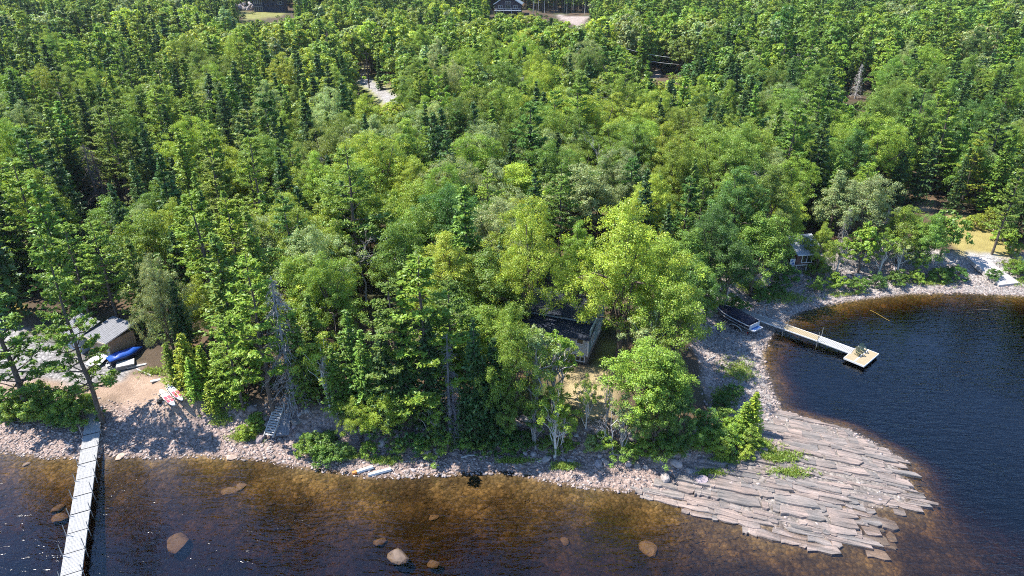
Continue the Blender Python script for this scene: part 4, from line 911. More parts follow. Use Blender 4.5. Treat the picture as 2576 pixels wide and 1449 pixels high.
for sx in (-1, 1): b.box((sx*(FW/2-0.03), 0, 0.42), (0.08, FD-0.14, 0.2))
b.build('edge_frame', WHITE, fl)
b = MB()
for i in range(20): b.box((0, -FD/2+0.08+(i+0.5)*(FD-0.16)/20, 0.525), (FW-0.1, (FD-0.16)/20-0.012, 0.03))
b.build('planks', WOODT, fl, 'stuff'); MB().box((0, 0, 0.548), (0.16, FD-0.1, 0.012)).build('centre_strip', WHITE, fl)
for sx in (-1, 0, 1):
    for sy in (-1, 0, 1): MB().tube([(sx*FW*0.36-0.3, sy*FD*0.36, 0.1), (sx*FW*0.36+0.3, sy*FD*0.36, 0.1)], 0.26, 8).build('barrel', BLACK, fl)
def adirondack(name, lab, x, y_, z, rz, m):
    o = root(name, lab, 'chair', (x, y_, z), rz, 'garden chairs on the float')
    s_ = MB()
    for i in range(5): s_.box((0, -0.24+i*0.11, 0.36-i*0.025), (0.52, 0.095, 0.025), R(-13))
    s_.build('seat', m, o, 'stuff')
    s_ = MB()
    for i in range(5): s_.box((-0.22+i*0.11, 0.36, 0.62-abs(i-2)*0.025), (0.095, 0.025, 0.74-abs(i-2)*0.05), R(-24))
    s_.box((0, 0.38, 0.62), (0.54, 0.03, 0.06), R(-24)); s_.build('backrest', m, o, 'stuff')
    for sx in (-1, 1):
        MB().box((sx*0.32, 0.0, 0.56), (0.13, 0.66, 0.025)).build('armrest', m, o)
        MB().box((sx*0.29, -0.28, 0.27), (0.035, 0.09, 0.54)).build('leg', m, o); MB().beam((sx*0.29, 0.42, 0.02), (sx*0.29, -0.25, 0.33), 0.035, 0.1).build('leg', m, o)
CH1 = mat('chair_green', (0.035, 0.06, 0.05), 0.6, 0.2, 5); CH2 = mat('chair_olive', (0.16, 0.15, 0.08), 0.6, 0.2, 5)
cx, cy_ = px(2160, 893, 0.6); adirondack('garden_chair', 'olive slatted garden chair on the swim float, nearer the camera', cx, cy_, 0.545, ang+R(60), CH2)
cx, cy_ = px(2168, 884, 0.6); adirondack('garden_chair', 'dark green slatted garden chair on the swim float, behind the olive one', cx, cy_, 0.545, ang+R(40), CH1)

# ------------------------------------------------------------------ boat on its trailer
NAVY = mat('navy_gelcoat', (0.012, 0.014, 0.035), 0.25, 0.15, 3, bmp=0.0, spec=0.6); COVER = mat('boat_cover', (0.012, 0.013, 0.028), 0.75, 0.35, 3, bmp=0.35)
GEL = mat('white_gelcoat', (0.48, 0.485, 0.50), 0.3, 0.06, 3, bmp=0.0); RUB = mat('tyre_rubber', (0.02, 0.02, 0.02), 0.8, 0.2, 8); BLUEP = mat('blue_pad', (0.05, 0.13, 0.34), 0.6, 0.15, 6)
bw_ = np.array(gt(1822, 800)[:2]); st_ = np.array(gt(1893, 842)[:2]); bv = bw_-st_; bl = 6.0; bv /= np.linalg.norm(bv); bz = T1(*st_)
boat = root('motor_boat', 'dark navy motor boat under a black cover parked on a trailer', 'boat', (st_[0], st_[1], bz+0.62), math.atan2(bv[1], bv[0]))
def hull_ring(t, top=False):
    w_ = 1.15*(1-max(t-0.45, 0)**2.2/0.55**2.2*0.93); sh_ = 0.95+0.25*t*t; ke = 0.08+0.55*max(t-0.6, 0)**2/0.16
    return [(t*bl, -w_, sh_), (t*bl, -w_*0.97, sh_-0.25), (t*bl, -w_*0.78, ke+0.28), (t*bl, 0, ke), (t*bl, w_*0.78, ke+0.28), (t*bl, w_*0.97, sh_-0.25), (t*bl, w_, sh_)]
ts = [0, .15, .3, .45, .6, .72, .82, .9, .96, 1.0]
MB().loft([hull_ring(t) for t in ts]).build('hull', NAVY, boat, smooth=False)
for sy in (-1, 1):
    b = MB(); P = [(t*bl, sy*(1.15*(1-max(t-0.45, 0)**2.2/0.55**2.2*0.93)), 0.97+0.25*t*t) for t in ts]; b.tube(P, 0.07, 6); b.build('gunwale', GEL, boat)
    b = MB(); P = [(t*bl, sy*(1.15*(1-max(t-0.45, 0)**2.2/0.55**2.2*0.93))*0.93, 0.50+0.35*t*t) for t in ts[:-1]]; b.tube(P, 0.035, 5); b.build('stripe', GEL, boat)
def cov_ring(t, k):
    w_ = 1.12*(1-max(t-0.45, 0)**2.2/0.55**2.2*0.93); z0_ = 0.97+0.25*t*t; hp = k
    return [(t*bl, w_*math.cos(a), z0_+hp*math.sin(a)) for a in np.linspace(0, math.pi, 9)]
MB().loft([cov_ring(t, h_) for t, h_ in ((0.05, .15), (0.15, .38), (0.35, .45), (0.5, .62), (0.62, .55), (0.72, .25), (0.86, .2), (0.97, .08))]).build('cover', COVER, boat, smooth=True)
b = MB().box((-0.32, 0, 0.42), (0.75, 1.9, 0.1)); pl_ = b.build('swim_platform', GEL, boat); MB().box((-0.32, 0, 0.475), (0.5, 1.4, 0.02)).build('mat', BLUEP, pl_)
MB().box((-0.02, 0, 0.72), (0.1, 2.0, 0.5)).build('transom', GEL, boat)
b = MB().box((0.62*bl, 0, 1.45), (0.05, 1.5, 0.05)); b.build('windscreen_frame', GEL, boat)
trl = root('boat_trailer', 'two-axle steel trailer carrying the covered motor boat', 'trailer', (st_[0], st_[1], bz), math.atan2(bv[1], bv[0]))
b = MB()
for sy in (-1, 1): b.beam((0.2, sy*0.75, 0.55), (4.4, sy*0.7, 0.6), 0.09, 0.12); b.beam((4.4, sy*0.7, 0.6), (6.3, 0, 0.6), 0.09, 0.12)
for xx in (0.3, 1.9, 3.4): b.box((xx, 0, 0.53), (0.08, 1.5, 0.08))
b.build('frame', STEEL, trl)
for xx in (1.5, 2.3):
    for sy in (-1, 1):
        o = MB().tube([(xx, sy*0.93, 0.34), (xx, sy*1.13, 0.34)], 0.34, 14).build('wheel', RUB, trl); MB().tube([(xx, sy*0.94, 0.34), (xx, sy*1.14, 0.34)], 0.19, 10).build('rim', STEEL, o)
for sy in (-1, 1):
    b = MB(); b.tube([(1.9+0.95*math.cos(a), sy*1.03, 0.36+0.46*math.sin(a)) for a in np.linspace(0.15, math.pi-0.15, 9)], 0.05, 5); b.build('mudguard', WHITE, trl)
MB().box((0.15, 0.95, 0.5), (0.06, 0.2, 0.12)).build('tail_light', mat('red_lens', (0.5, 0.03, 0.02), 0.3, 0.1), trl)

# ------------------------------------------------------------------ buildings near the shore
def siding(b, x0, x1, z0, z1, y, h=0.17, dy=-1, th=0.03, axis='x'):
    n_ = max(int((z1-z0)/h), 1); hh = (z1-z0)/n_
    for i in range(n_):
        zc = z0+(i+0.5)*hh
        if axis == 'x': b.box(((x0+x1)/2, y, zc), (x1-x0, th, hh*0.96), R(6)*(-dy))
        else: b.box((y, (x0+x1)/2, zc), (th, x1-x0, hh*0.96), 0, R(6)*dy)
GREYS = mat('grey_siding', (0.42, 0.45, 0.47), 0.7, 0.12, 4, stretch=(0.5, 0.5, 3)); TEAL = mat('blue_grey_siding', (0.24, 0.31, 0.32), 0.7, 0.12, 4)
NAVYR = mat('dark_shingle', (0.026, 0.032, 0.048), 0.85, 0.4, 7, bmp=0.4); GREYR = mat('grey_metal_roof', (0.36, 0.385, 0.42), 0.45, 0.15, 3, metal=0.2); BRICK = mat('brown_foundation', (0.17, 0.135, 0.12), 0.85, 0.3, 6)
GLASS = mat('window_glass', (0.025, 0.03, 0.035), 0.08, 0.1, 2, bmp=0.0, spec=0.8)
def window(par, c, w_, h_, ax='x', m=WHITE, panes=2):
    b = MB(); f = 0.09
    if ax == 'x':
        b.box((c[0], c[1], c[2]+h_/2), (w_, f, 0.09)).box((c[0], c[1], c[2]-h_/2), (w_+0.1, f*1.5, 0.09))
        for i in range(panes+1): b.box((c[0]-w_/2+w_*i/panes, c[1]-0.003, c[2]), (0.08, f, h_-0.09))
    else:
        b.box((c[0], c[1], c[2]+h_/2), (f, w_, 0.09)).box((c[0], c[1], c[2]-h_/2), (f*1.5, w_+0.1, 0.09))
        for i in range(panes+1): b.box((c[0]+0.003, c[1]-w_/2+w_*i/panes, c[2]), (f, 0.08, h_-0.09))
    wdw = b.build('window', m, par)
    for i in range(panes):
        k_ = -w_/2+w_*(i+0.5)/panes
        (MB().box((c[0]+k_, c[1]+0.01, c[2]), (w_/panes-0.08, 0.04, h_-0.09)) if ax == 'x' else MB().box((c[0]-0.01, c[1]+k_, c[2]), (0.04, w_/panes-0.08, h_-0.09))).build('pane', GLASS, wdw)
    return wdw
x, y_, z = gt(1476, 917); rzc = R(-20)
cot = root('cottage', 'grey sided lakeside cottage with a dark roof half hidden by trees', 'cottage', (x, y_, z), rzc)
WX, WY = 9.0, 7.5                                     # local: origin front right corner, x to the left is negative, y back
MB().box((-WX/2, WY/2, 0.15), (WX-0.1, WY-0.1, 1.7)).build('foundation', BRICK, cot)
MB().box((-WX/2, WY/2, 2.05), (WX-0.12, WY-0.12, 2.3)).build('wall', GREYS, cot)
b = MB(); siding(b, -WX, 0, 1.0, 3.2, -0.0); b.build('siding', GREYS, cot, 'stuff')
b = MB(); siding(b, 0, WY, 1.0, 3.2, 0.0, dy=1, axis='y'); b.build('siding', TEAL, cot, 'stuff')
MB().box((0.02, -0.02, 2.1), (0.14, 0.14, 2.2)).build('corner_trim', WHITE, cot)
b = MB(); b.box((-WX/2, 1.05, 3.42), (WX+0.5, 2.9, 0.08), R(10))
rf = b.build('porch_roof', NAVYR, cot); b = MB()
for i in range(22): b.box((-WX-0.2+i*(WX+0.4)/21, 1.04, 3.475), (0.035, 2.86, 0.04), R(10))
b.build('seam', NAVYR, rf, 'stuff')
MB().box((-WX/2-0.4, 2.3+2.6, 3.7), (WX-0.8, 5.0, 1.3)).build('upper_wall', GREYS, cot)
b = MB(); b.box((-WX/2-0.4, 2.25+1.2, 4.75), (WX, 3.1, 0.12), R(21)); b.box((-WX/2-0.4, 6.3, 4.75), (WX, 3.1, 0.12), R(-21)); rf = b.build('roof', NAVYR, cot)
MB().box((-WX/2-0.4, 4.88, 5.32), (WX, 0.25, 0.06)).build('ridge_cap', NAVYR, rf)
b = MB(); b.box((0.12, 3.4, 3.62), (0.1, 6.4, 0.9)); b.box((0.12, 3.4, 4.1), (0.16, 6.5, 0.06)); b.build('deck_rail', TEAL, cot)
for xx, yy in ((-0.02, 5.6), (-0.02, 7.2)): MB().box((xx, yy, 4.0), (0.13, 0.13, 1.6)).build('post', WHITE, cot)
window(cot, (-0.75, -0.06, 0.62), 0.95, 0.6); window(cot, (-0.85, -0.06, 2.75), 0.7, 0.6, panes=1); window(cot, (-3.6, -0.06, 2.3), 1.8, 1.1); window(cot, (0.06, 2.0, 2.2), 0.9, 1.0, 'y'); window(cot, (0.06, 5.0, 1.9), 0.9, 1.0, 'y')
b = MB()
for i in range(8): b.beam((-7.3, -0.02-0.0*i, 0.9+0), (-7.3, -0.02, 3.0), 0.05)
# shed
CEDAR = mat('cedar_board', (0.36, 0.235, 0.145), 0.8, 0.3, 4, stretch=(4, 4, 0.5), bmp=0.25); CEDARL = mat('pale_cedar_board', (0.52, 0.42, 0.32), 0.8, 0.2, 4, stretch=(4, 4, 0.5), bmp=0.25)
SLAT = mat('grey_roof_board', (0.17, 0.17, 0.18), 0.7, 0.25, 4, bmp=0.2)
x, y_, z = gt(284, 908); shed = root('wooden_shed', 'small cedar board shed with plank roof and braced door', 'shed', (x, y_, z), R(-27))
SW, SDp = 3.5, 3.1
MB().box((-SW/2, SDp/2, 1.15), (SW-0.1, SDp-0.1, 2.4)).build('core', CEDAR, shed)
for i in range(14): MB().box((-SW+(i+0.5)*SW/14, -0.02, 1.1), (SW/14-0.015, 0.05, 2.3)).build('board', CEDARL if i in (0, 1, 2, 12, 13) else CEDAR, shed)
for i in range(12): MB().box((0.0, (i+0.5)*SDp/12, 1.15), (0.05, SDp/12-0.015, 2.45)).build('board', CEDAR, shed)
dr = MB().box((-SW*0.42, -0.065, 1.05), (1.25, 0.05, 1.9)).build('door', CEDAR, shed)
b = MB().box((-SW*0.42, -0.105, 1.95), (1.25, 0.03, 0.1)).box((-SW*0.42, -0.105, 0.15), (1.25, 0.03, 0.1)); b.beam((-SW*0.42-0.55, -0.105, 0.2), (-SW*0.42, -0.105, 1.9), 0.03, 0.1); b.beam((-SW*0.42+0.55, -0.105, 0.2), (-SW*0.42, -0.105, 1.9), 0.03, 0.1); b.build('brace', CEDARL, dr)
rf = root('roof', '', '', (0, 0, 0)); bpy.data.objects.remove(rf)
rf = MB().box((-SW/2, SDp/2, 2.72), (SW+0.5, SDp+0.7, 0.06), R(11)).build('roof', SLAT, shed)
for i in range(13): MB().box((-SW-0.2+(i+0.5)*(SW+0.4)/13, SDp/2-0.01, 2.775+0.004*(i % 2)), ((SW+0.4)/13-0.03, SDp+0.72, 0.05), R(11)).build('roof_board', SLAT, rf)
MB().box((-SW/2, -0.37, 2.36), (SW+0.5, 0.05, 0.14)).build('fascia', CEDARL, shed)
# second outbuilding behind the pine
x, y_, z = gt(185, 880); ob = root('outbuilding', 'low outbuilding with a pale slatted roof behind the big pine', 'outbuilding', (x, y_, z), R(-30))
MB().box((0, 1.2, 1.0), (3.4, 2.4, 2.2)).build('wall', GREYS, ob); rf = MB().box((0, 1.2, 2.5), (4.0, 3.2, 0.06), R(16)).build('roof', SLAT, ob)
for i in range(13): MB().box((-1.95+i*0.325, 1.19, 2.555), (0.27, 3.22, 0.05), R(16)).build('roof_board', SLAT, rf)
# things around the shed
LOGM = mat('split_log', (0.40, 0.27, 0.17), 0.85, 0.3, 6, objcol=True)
x0, y0_, z0 = gt(252, 893); nlog = 0
wp = root('firewood_pile', 'heap of split firewood beside the shed', 'firewood', (x0, y0_, z0), R(20))
lg = MB(); lg.tube([(0, -0.22, 0), (0, 0.22, 0)], 0.1, 7); lgm = lg.mesh('log', LOGM)
for row in range(5):
    for i in range(11-row):
        o = put('log', lgm, wp, (-1.1+i*0.21+row*0.1+random.gauss(0, .02), random.gauss(0, .06), 0.1+row*0.18), (random.gauss(0, .2), random.uniform(0, 6), random.gauss(0, .25)), (random.uniform(.8, 1.15),)*3); k_ = random.uniform(.7, 1.5); o.color = (k_, k_, k_, 1)
x, y_, z = gt(252, 908); pn = root('metal_panel', 'sheet of grey corrugated metal leaning in front of the shed door', 'metal sheet', (x, y_, z), R(-27))
b = MB()
for i in range(12): b.box((-0.9+i*0.16, 0.0, 0.42), (0.12, 2.4, 0.03), R(22))
b.box((0, 0, 0.405), (1.95, 2.4, 0.02), R(22)); b.build('sheet', STEEL, pn); MB().box((0, -1.15, 0.02), (1.9, 0.08, 0.1)).build('edge_beam', WHITE, pn); MB().box((0, 1.0, 0.38), (1.8, 0.1, 0.76)).build('prop', CEDAR, pn)
def wheel_thing():
    x, y_, z = gt(276, 922); o = root('hand_cart', 'white two-wheeled hand cart standing by the shed corner', 'hand cart', (x, y_, z), R(-50))
    for sx in (-1, 1):
        wmesh = MB().tube([(sx*0.28+0.24*0, 0.0, 0.26), (sx*0.28+0.07*sx, 0.0, 0.26)], 0.26, 14).build('wheel', RUB, o); MB().tube([(sx*0.27, 0, 0.26), (sx*0.37, 0, 0.26)], 0.19, 12).build('rim', WHITE, wmesh)
    b = MB(); b.tube([(-0.2, 0, 0.3), (-0.2, 0.7, 0.95)], 0.03, 5).tube([(0.2, 0, 0.3), (0.2, 0.7, 0.95)], 0.03, 5).tube([(-0.2, 0.7, 0.95), (0.2, 0.7, 0.95)], 0.03, 5).box((0, -0.15, 0.22), (0.5, 0.35, 0.04)).tube([(-0.28, 0, 0.26), (0.28, 0, 0.26)], 0.025, 5); b.build('frame', WHITE, o)
wheel_thing()
TARP = mat('blue_tarp', (0.010, 0.07, 0.34), 0.45, 0.25, 3, bmp=0.4); DKH = mat('dark_hull', (0.02, 0.025, 0.05), 0.5, 0.3, 3)
x, y_, z = gt(306, 908); tb = root('covered_skiff', 'small dark skiff under a bright blue tarp beside the shed', 'boat', (x, y_, z), R(48))
MB().loft([[(t*3.6-1.2, -w_, 0.75), (t*3.6-1.2, -w_*0.7, 0.15), (t*3.6-1.2, 0, 0.05), (t*3.6-1.2, w_*0.7, 0.15), (t*3.6-1.2, w_, 0.75)] for t, w_ in ((0, .65), (.4, .75), (.7, .6), (.9, .3), (1, .05))]).build('hull', DKH, tb)
MB().loft([[(t*3.6-1.2, w_*1.06*math.cos(a), 0.72+h_*math.sin(a)) for a in np.linspace(0, math.pi, 7)] for t, w_, h_ in ((-.02, .65, .12), (.3, .76, .42), (.55, .74, .3), (.75, .56, .4), (1, .08, .1))]).build('tarp', TARP, tb, smooth=True)
GREYB = mat('grey_lumber', (0.46, 0.44, 0.41), 0.85, 0.25, 4, stretch=(0.5, 4, 4), bmp=0.2)
x, y_, z = gt(317, 922); ls_ = root('lumber_stack', 'stack of grey weathered deck panels lying beside the shed', 'lumber', (x, y_, z), R(25))
for i in range(4): MB().box((random.gauss(0, .04), random.gauss(0, .03), 0.06+i*0.12), (1.75, 1.2, 0.10), 0, 0, random.gauss(0, .03)).build('panel', GREYB if i == 3 else WOODD, ls_)
for u, v, L_, w_, rzd, lab in ((345,922,1.9,0.3,25,'loose grey plank lying right of the lumber stack'),(362,938,2.6,0.14,-30,'long grey board lying along the shrubs'),(395,958,1.2,0.4,25,'short pale plank lying above the paddle boards')):
    x, y_, z = gt(u, v); tag(put('plank', MB().box((0, 0, 0.09), (L_, w_, 0.09)).mesh('plank', GREYB), None, (x, y_, z), (0, 0, R(rzd))), lab, 'plank', 'loose planks on the yard')
# paddle boards
PINK = mat('red_pad', (0.36, 0.07, 0.10), 0.7, 0.25, 4)
def sup(u, v, lab, rz):
    x, y_, z = gt(u, v, 0.5); o = root('paddle_board', lab, 'paddle board', (x, y_, z+0.5), rz, 'paddle boards on their rack')
    def rg(t, k_=1.0, zz=0): 
        w_ = 0.37*math.sin(math.pi*min(max(t*0.93+0.05, 0), 1))**0.55*k_; xx = (t-0.5)*3.7; return [(xx, -w_, 0.02+zz), (xx, -w_*0.85, 0.10+zz), (xx, w_*0.85, 0.10+zz), (xx, w_, 0.02+zz), (xx, w_*0.7, -0.03+zz), (xx, -w_*0.7, -0.03+zz)]
    MB().loft([rg(t) for t in (0, .03, .1, .25, .45, .65, .85, .95, 1)]).build('board', GEL, o, smooth=False)
    for sy in (-1, 1): MB().box((0.42, sy*0.17, 0.106), (1.25, 0.27, 0.012)).build('deck_pad', PINK, o)
    MB().box((1.35, 0, 0.106), (0.28, 0.3, 0.012)).build('tail_pad', mat('grey_pad', (0.25, 0.25, 0.26), 0.7), o); MB().box((1.3, 0, -0.1), (0.2, 0.02, 0.16)).build('fin', BLACK, o)
sup(421, 1001, 'white paddle board with red deck pads, nearer the camera of the two', R(-45)); sup(441, 988, 'white paddle board with red deck pads, nearer the bushes of the two', R(-45))
x, y_, z = gt(430, 1003); rk = root('board_rack', 'low timber rack carrying the two paddle boards', 'rack', (x, y_, z), R(-50))
for xx in (-0.8, 0.7):
    MB().beam((xx, -0.9, 0.42), (xx, 1.0, 0.42), 0.09).build('crossbar', CEDARL, rk)
    for yy in (-0.8, 0.9): MB().beam((xx, yy, -0.25), (xx, yy, 0.38), 0.09).build('leg', CEDARL, rk)
MB().tube([(-2.4, 0.15, 0.2), (1.9, 0.0, 0.25)], 0.05, 6).build('pole', WHITE, rk)
x, y_, z = gt(404, 1014); o = put('gear_bag', MB().box((0, 0, 0.2), (0.55, 0.4, 0.36), .1, .1).box((0.1, 0.05, 0.42), (0.3, 0.3, 0.16), .2).mesh('gear_bag', BLACK), None, (x, y_, z), (0, 0, 0.5)); tag(o, 'dark gear bag on the gravel beside the paddle boards', 'bag')
# stairs, platform, beams
x, y_, z = gt(679, 1107); x2, y2, z2 = gt(706, 1042); dx, dy = x2-x, y2-y_; ln = math.hypot(dx, dy); rise = max(z2-z, 1.6)+0.25
stg = root('wooden_stairs', 'steep wooden stairs climbing the bank from the beach', 'stairs', (x, y_, z+0.42), math.atan2(dy, dx)-math.pi/2)
for sx in (-1, 1): MB().beam((sx*0.5, -0.1, 0.05), (sx*0.5, ln, rise), 0.06, 0.24).build('stringer', GREYB, stg)
for i in range(12): MB().box((0, (i+0.4)*ln/12, 0.14+(i+0.4)*rise/12), (0.94, 0.2, 0.045)).build('tread', GREYB, stg)
for sx in (-1, 1): MB().beam((sx*0.55, ln, rise), (sx*0.55, ln, rise+0.8), 0.08).build('post', GREYB, stg)
x, y_, z = gt(713, 1106); x2, y2, z2 = gt(718, 1050); ln2 = math.hypot(x2-x, y2-y_)
pf = root('boat_skid', 'grey plank skid lying on the bank beside the stairs', 'skid', (x, y_, z+0.5), math.atan2(y2-y_, x2-x)-math.pi/2)
tl = math.atan2(max(z2-z, 0.8), ln2); LL = math.hypot(ln2, max(z2-z, 0.8))
for i in range(5): MB().beam((-0.5+i*0.25, 0, 0.0+0.01*(i % 2)), (-0.5+i*0.25, ln2, max(z2-z, 0.8)), 0.235, 0.05).build('plank', SLAT, pf)
for i, (ua, va, ub, vb, lab) in enumerate(((888,1190,939,1173,'white beam with an orange end lying at the waterline'),(926,1195,984,1178,'plain white beam lying at the waterline'))):
    xa, ya = px(ua, va, 0.1); xb, yb = px(ub, vb, 0.35); o = root('white_beam', lab, 'beam', (xa, ya, 0.06), 0, 'white beams at the waterline')
    zb = T1(xb, yb)+0.14
    MB().beam((0, 0, 0.02), (xb-xa, yb-ya, zb), 0.26, 0.24).build('beam', WHITE, o)
    if i == 0: MB().beam((-0.03*(xb-xa), -0.03*(yb-ya), 0.02-.03*zb), (0.2*(xb-xa), 0.2*(yb-ya), 0.02+0.2*(zb-.02)), 0.27, 0.25).build('end_band', mat('orange_paint', (0.62, 0.20, 0.05), 0.6), o)
# stump
x, y_, z = gt(1746, 1100); o = root('tree_stump', 'bleached grey stump with spreading roots on the stony shore', 'stump', (x, y_, z)); b = MB()
b.tube([(0, 0, 0.1), (0, 0, 0.6), (0.03, 0, 1.15)], [0.3, 0.2, 0.2], 9); b.build('trunk', BARKG, o)
for i in range(8):
    a = i*0.785+random.gauss(0, .2); L_ = random.uniform(0.7, 1.7); MB().tube([(0.12*math.cos(a), 0.12*math.sin(a), 0.45), (0.4*L_*math.cos(a), 0.4*L_*math.sin(a), 0.2), (L_*math.cos(a+.2), L_*math.sin(a+.2), random.uniform(-.05, .12))], [0.12, 0.08, 0.03], 5).build('root', BARKG, o)
# grey post by the boat
x, y_, z = gt(1822, 775); o = root('broken_snag', 'grey broken tree snag with stub branches behind the covered boat', 'snag', (x, y_, z)); MB().tube([(0, 0, -0.2), (0.02, 0, 1.8), (0, 0.03, 3.3)], [0.26, 0.22, 0.18], 8).build('trunk', BARKG, o)
for a, zz, L_ in ((0.3, 3.2, 1.3), (2.7, 3.25, 1.5), (2.2, 2.7, 0.9), (0.9, 2.9, 0.9), (4.4, 3.1, .7)): MB().tube([(0, 0, zz), (L_*math.cos(a), L_*math.sin(a), zz+0.2*L_)], [0.06, 0.02], 4).build('branch', BARKG, o)
# boathouse
x, y_, z = gt(2012, 690); bh = root('boathouse', 'brown boathouse on stilts with a pale grey roof under the trees', 'boathouse', (x, y_, z), R(8)); BRN = mat('brown_siding', (0.10, 0.055, 0.045), 0.8, 0.25, 4)
MB().box((0.9, 1.8, 2.5), (3.6, 3.4, 2.0)).build('wall', BRN, bh); rf = MB().box((0.9, 1.7, 3.95), (4.4, 4.6, 0.08), R(17)).build('roof', GREYR, bh)
for i in range(12): MB().box((-1.2+i*0.385, 1.69, 4.005), (0.05, 4.6, 0.05), R(17)).build('roof_rib', GREYR, rf)
MB().box((0.9, -0.55, 3.27), (4.4, 0.05, 0.14)).build('fascia', WHITE, bh); window(bh, (1.0, 0.06, 2.45), 2.3, 1.25, panes=3)
for xx in (-0.7, 0.9, 2.4): MB().beam((xx, 0.25, -0.3), (xx, 0.25, 1.55), 0.16).build('stilt', GREYB, bh)
MB().box((0.9, 0.1, 1.46), (3.7, 0.16, 0.14)).build('floor_beam', GREYB, bh)
fg = MB().box((-1.35, 0.3, 1.7), (0.8, 0.06, 1.4)).build('door', WHITE, bh); b = MB()
for i in range(9): b.box((-1.35+random.uniform(-.22, .22), 0.262, 1.7+random.uniform(-.5, .5)), (random.uniform(.1, .26), 0.012+0.002*i, random.uniform(.1, .26)), 0, random.uniform(-.6, .6))
b.build('blue_pattern', BLUEP, fg, 'stuff')
# boat ramp and stone edging on the right
CONC = mat('concrete', (0.40, 0.365, 0.345), 0.85, 0.15, 1.5, bmp=0.15)
ra = [gt(u, v) for u, v in ((2430, 648), (2475, 652), (2565, 716), (2512, 722))]
rr = root('boat_ramp', 'long concrete boat ramp slab running down to the bay', 'boat ramp', ra[0]); P0 = Vector(ra[0]); nseg = 6
for i in range(nseg):
    t0, t1 = i/nseg, (i+1)/nseg-0.006; L3 = [Vector(p)-P0 for p in ra]
    q = [L3[0].lerp(L3[3], t0), L3[1].lerp(L3[2], t0), L3[1].lerp(L3[2], t1), L3[0].lerp(L3[3], t1)]
    MB().add([p+Vector((0, 0, 0.28)) for p in q]+[p+Vector((0, 0, -0.3)) for p in q], [(3, 2, 1, 0), (0, 1, 5, 4), (1, 2, 6, 5), (2, 3, 7, 6), (3, 0, 4, 7), (4, 5, 6, 7)]).build('slab', CONC, rr)
ed = root('stone_edging', 'curved row of pale stones edging the lawn above the ramp', 'stone edging', gt(2470, 560)); pe = [gt(u, v) for u, v in ((2440, 548), (2470, 560), (2500, 580), (2520, 600), (2540, 622), (2552, 640))]
for i in range(len(pe)-1):
    for j in range(7):
        p = Vector(pe[i]).lerp(Vector(pe[i+1]), j/7); p.z = T1(p.x, p.y); d = random.uniform(.35, .6); o = put('stone', random.choice(BOULD), ed, p-ed.location+Vector((0, 0, .1)), (0, 0, random.uniform(0, 6)), (d, d, d*.8)); o.color = (1.5, 1.45, 1.4, 1)
# ------------------------------------------------------------------ hillside: houses, poles, wires
DARKB = mat('dark_blue_siding', (0.022, 0.03, 0.055), 0.75, 0.2, 2); DARKT = mat('dark_brown_siding', (0.035, 0.03, 0.04), 0.8, 0.25, 2); MROOF = mat('green_grey_roof', (0.19, 0.23, 0.25), 0.5, 0.1, 2)
x, y_, z = gt(1278, 38); hs = root('gabled_house', 'dark gabled house with a deck on the hilltop', 'house', (x, y_, z), R(-4)); W_ = 13.5
MB().prism([(-W_/2, -1), (W_/2, -1), (W_/2, 5.6), (0, 9.6), (-W_/2, 5.6)], 0, 12).build('wall', DARKT, hs)
for sx in (-1, 1): MB().box((sx*(W_/4+0.4), 5.6, 7.62), (math.hypot(W_/2+1.2, 4.2), 13.6, 0.3), 0, sx*math.atan2(4.0, W_/2), 0).build('roof', MROOF, hs)
for sx in (-1, 1): MB().box((sx*(W_/4+0.4), -1.22, 7.55), (math.hypot(W_/2+1.2, 4.2), 0.12, 0.42), 0, sx*math.atan2(4.0, W_/2), 0).build('bargeboard', WHITE, hs)
window(hs, (0, -0.08, 3.9), 3.0, 2.1, panes=2); window(hs, (-4.0, -0.08, 4.0), 2.0, 1.6); window(hs, (4.0, -0.08, 4.0), 2.0, 1.6); window(hs, (0, -0.08, 6.3), 2.8, 0.9)
MB().box((0, -1.6, 2.4), (W_+0.6, 3.2, 0.3)).build('deck', WHITE, hs); MB().box((0, -3.15, 3.3), (W_+0.6, 0.08, 0.1)).build('rail', WHITE, hs)
for xx in (-6, -2, 2, 6): MB().beam((xx, -3.0, -1.5), (xx, -3.0, 3.3), 0.2).build('post', WHITE, hs)
x, y_, z = gt(652, 30); h2 = root('blue_house', 'dark blue two storey house with white windows on the hill', 'house', (x, y_, z), R(6))
MB().box((0.0, 3, 3.1), (5.2, 6, 8.2)).build('tower_wall', DARKB, h2); MB().box((8.2, 5, 2.7), (11.4, 9, 7.6)).build('wall', DARKB, h2)
for zz in (1.6, 5.2): window(h2, (-0.1, -0.1, zz), 4.4, 2.2, panes=4)
MB().box((0, -0.04, 7.05), (5.4, 0.2, 0.4)).build('trim', WHITE, h2); MB().box((9.0, 3.4, 7.0), (16.5, 10.5, 0.5), R(6)).build('roof', WHITE, h2); window(h2, (11.6, 0.4, 4.6), 2.4, 1.6, panes=2); MB().box((8.6, 0.0, 3.4), (10, 0.5, 0.25)).build('balcony', DARKT, h2)
o = root('rock_retaining_wall', 'pale boulder retaining wall beside the dark blue house', 'retaining wall', gt(620, 26))
for i in range(46):
    d = random.uniform(0.9, 1.9); p = put('stone', random.choice(BOULD), o, (random.uniform(-6, 5.5), random.uniform(0, 2.5), random.uniform(0, 3.6)), (random.uniform(0, 6),)*3, (d*1.4, d, d)); k_ = random.uniform(1.1, 1.7); p.color = (k_, k_*.97, k_*.93, 1)
POLE = mat('pole_wood', (0.05, 0.04, 0.035), 0.9, 0.3, 6)
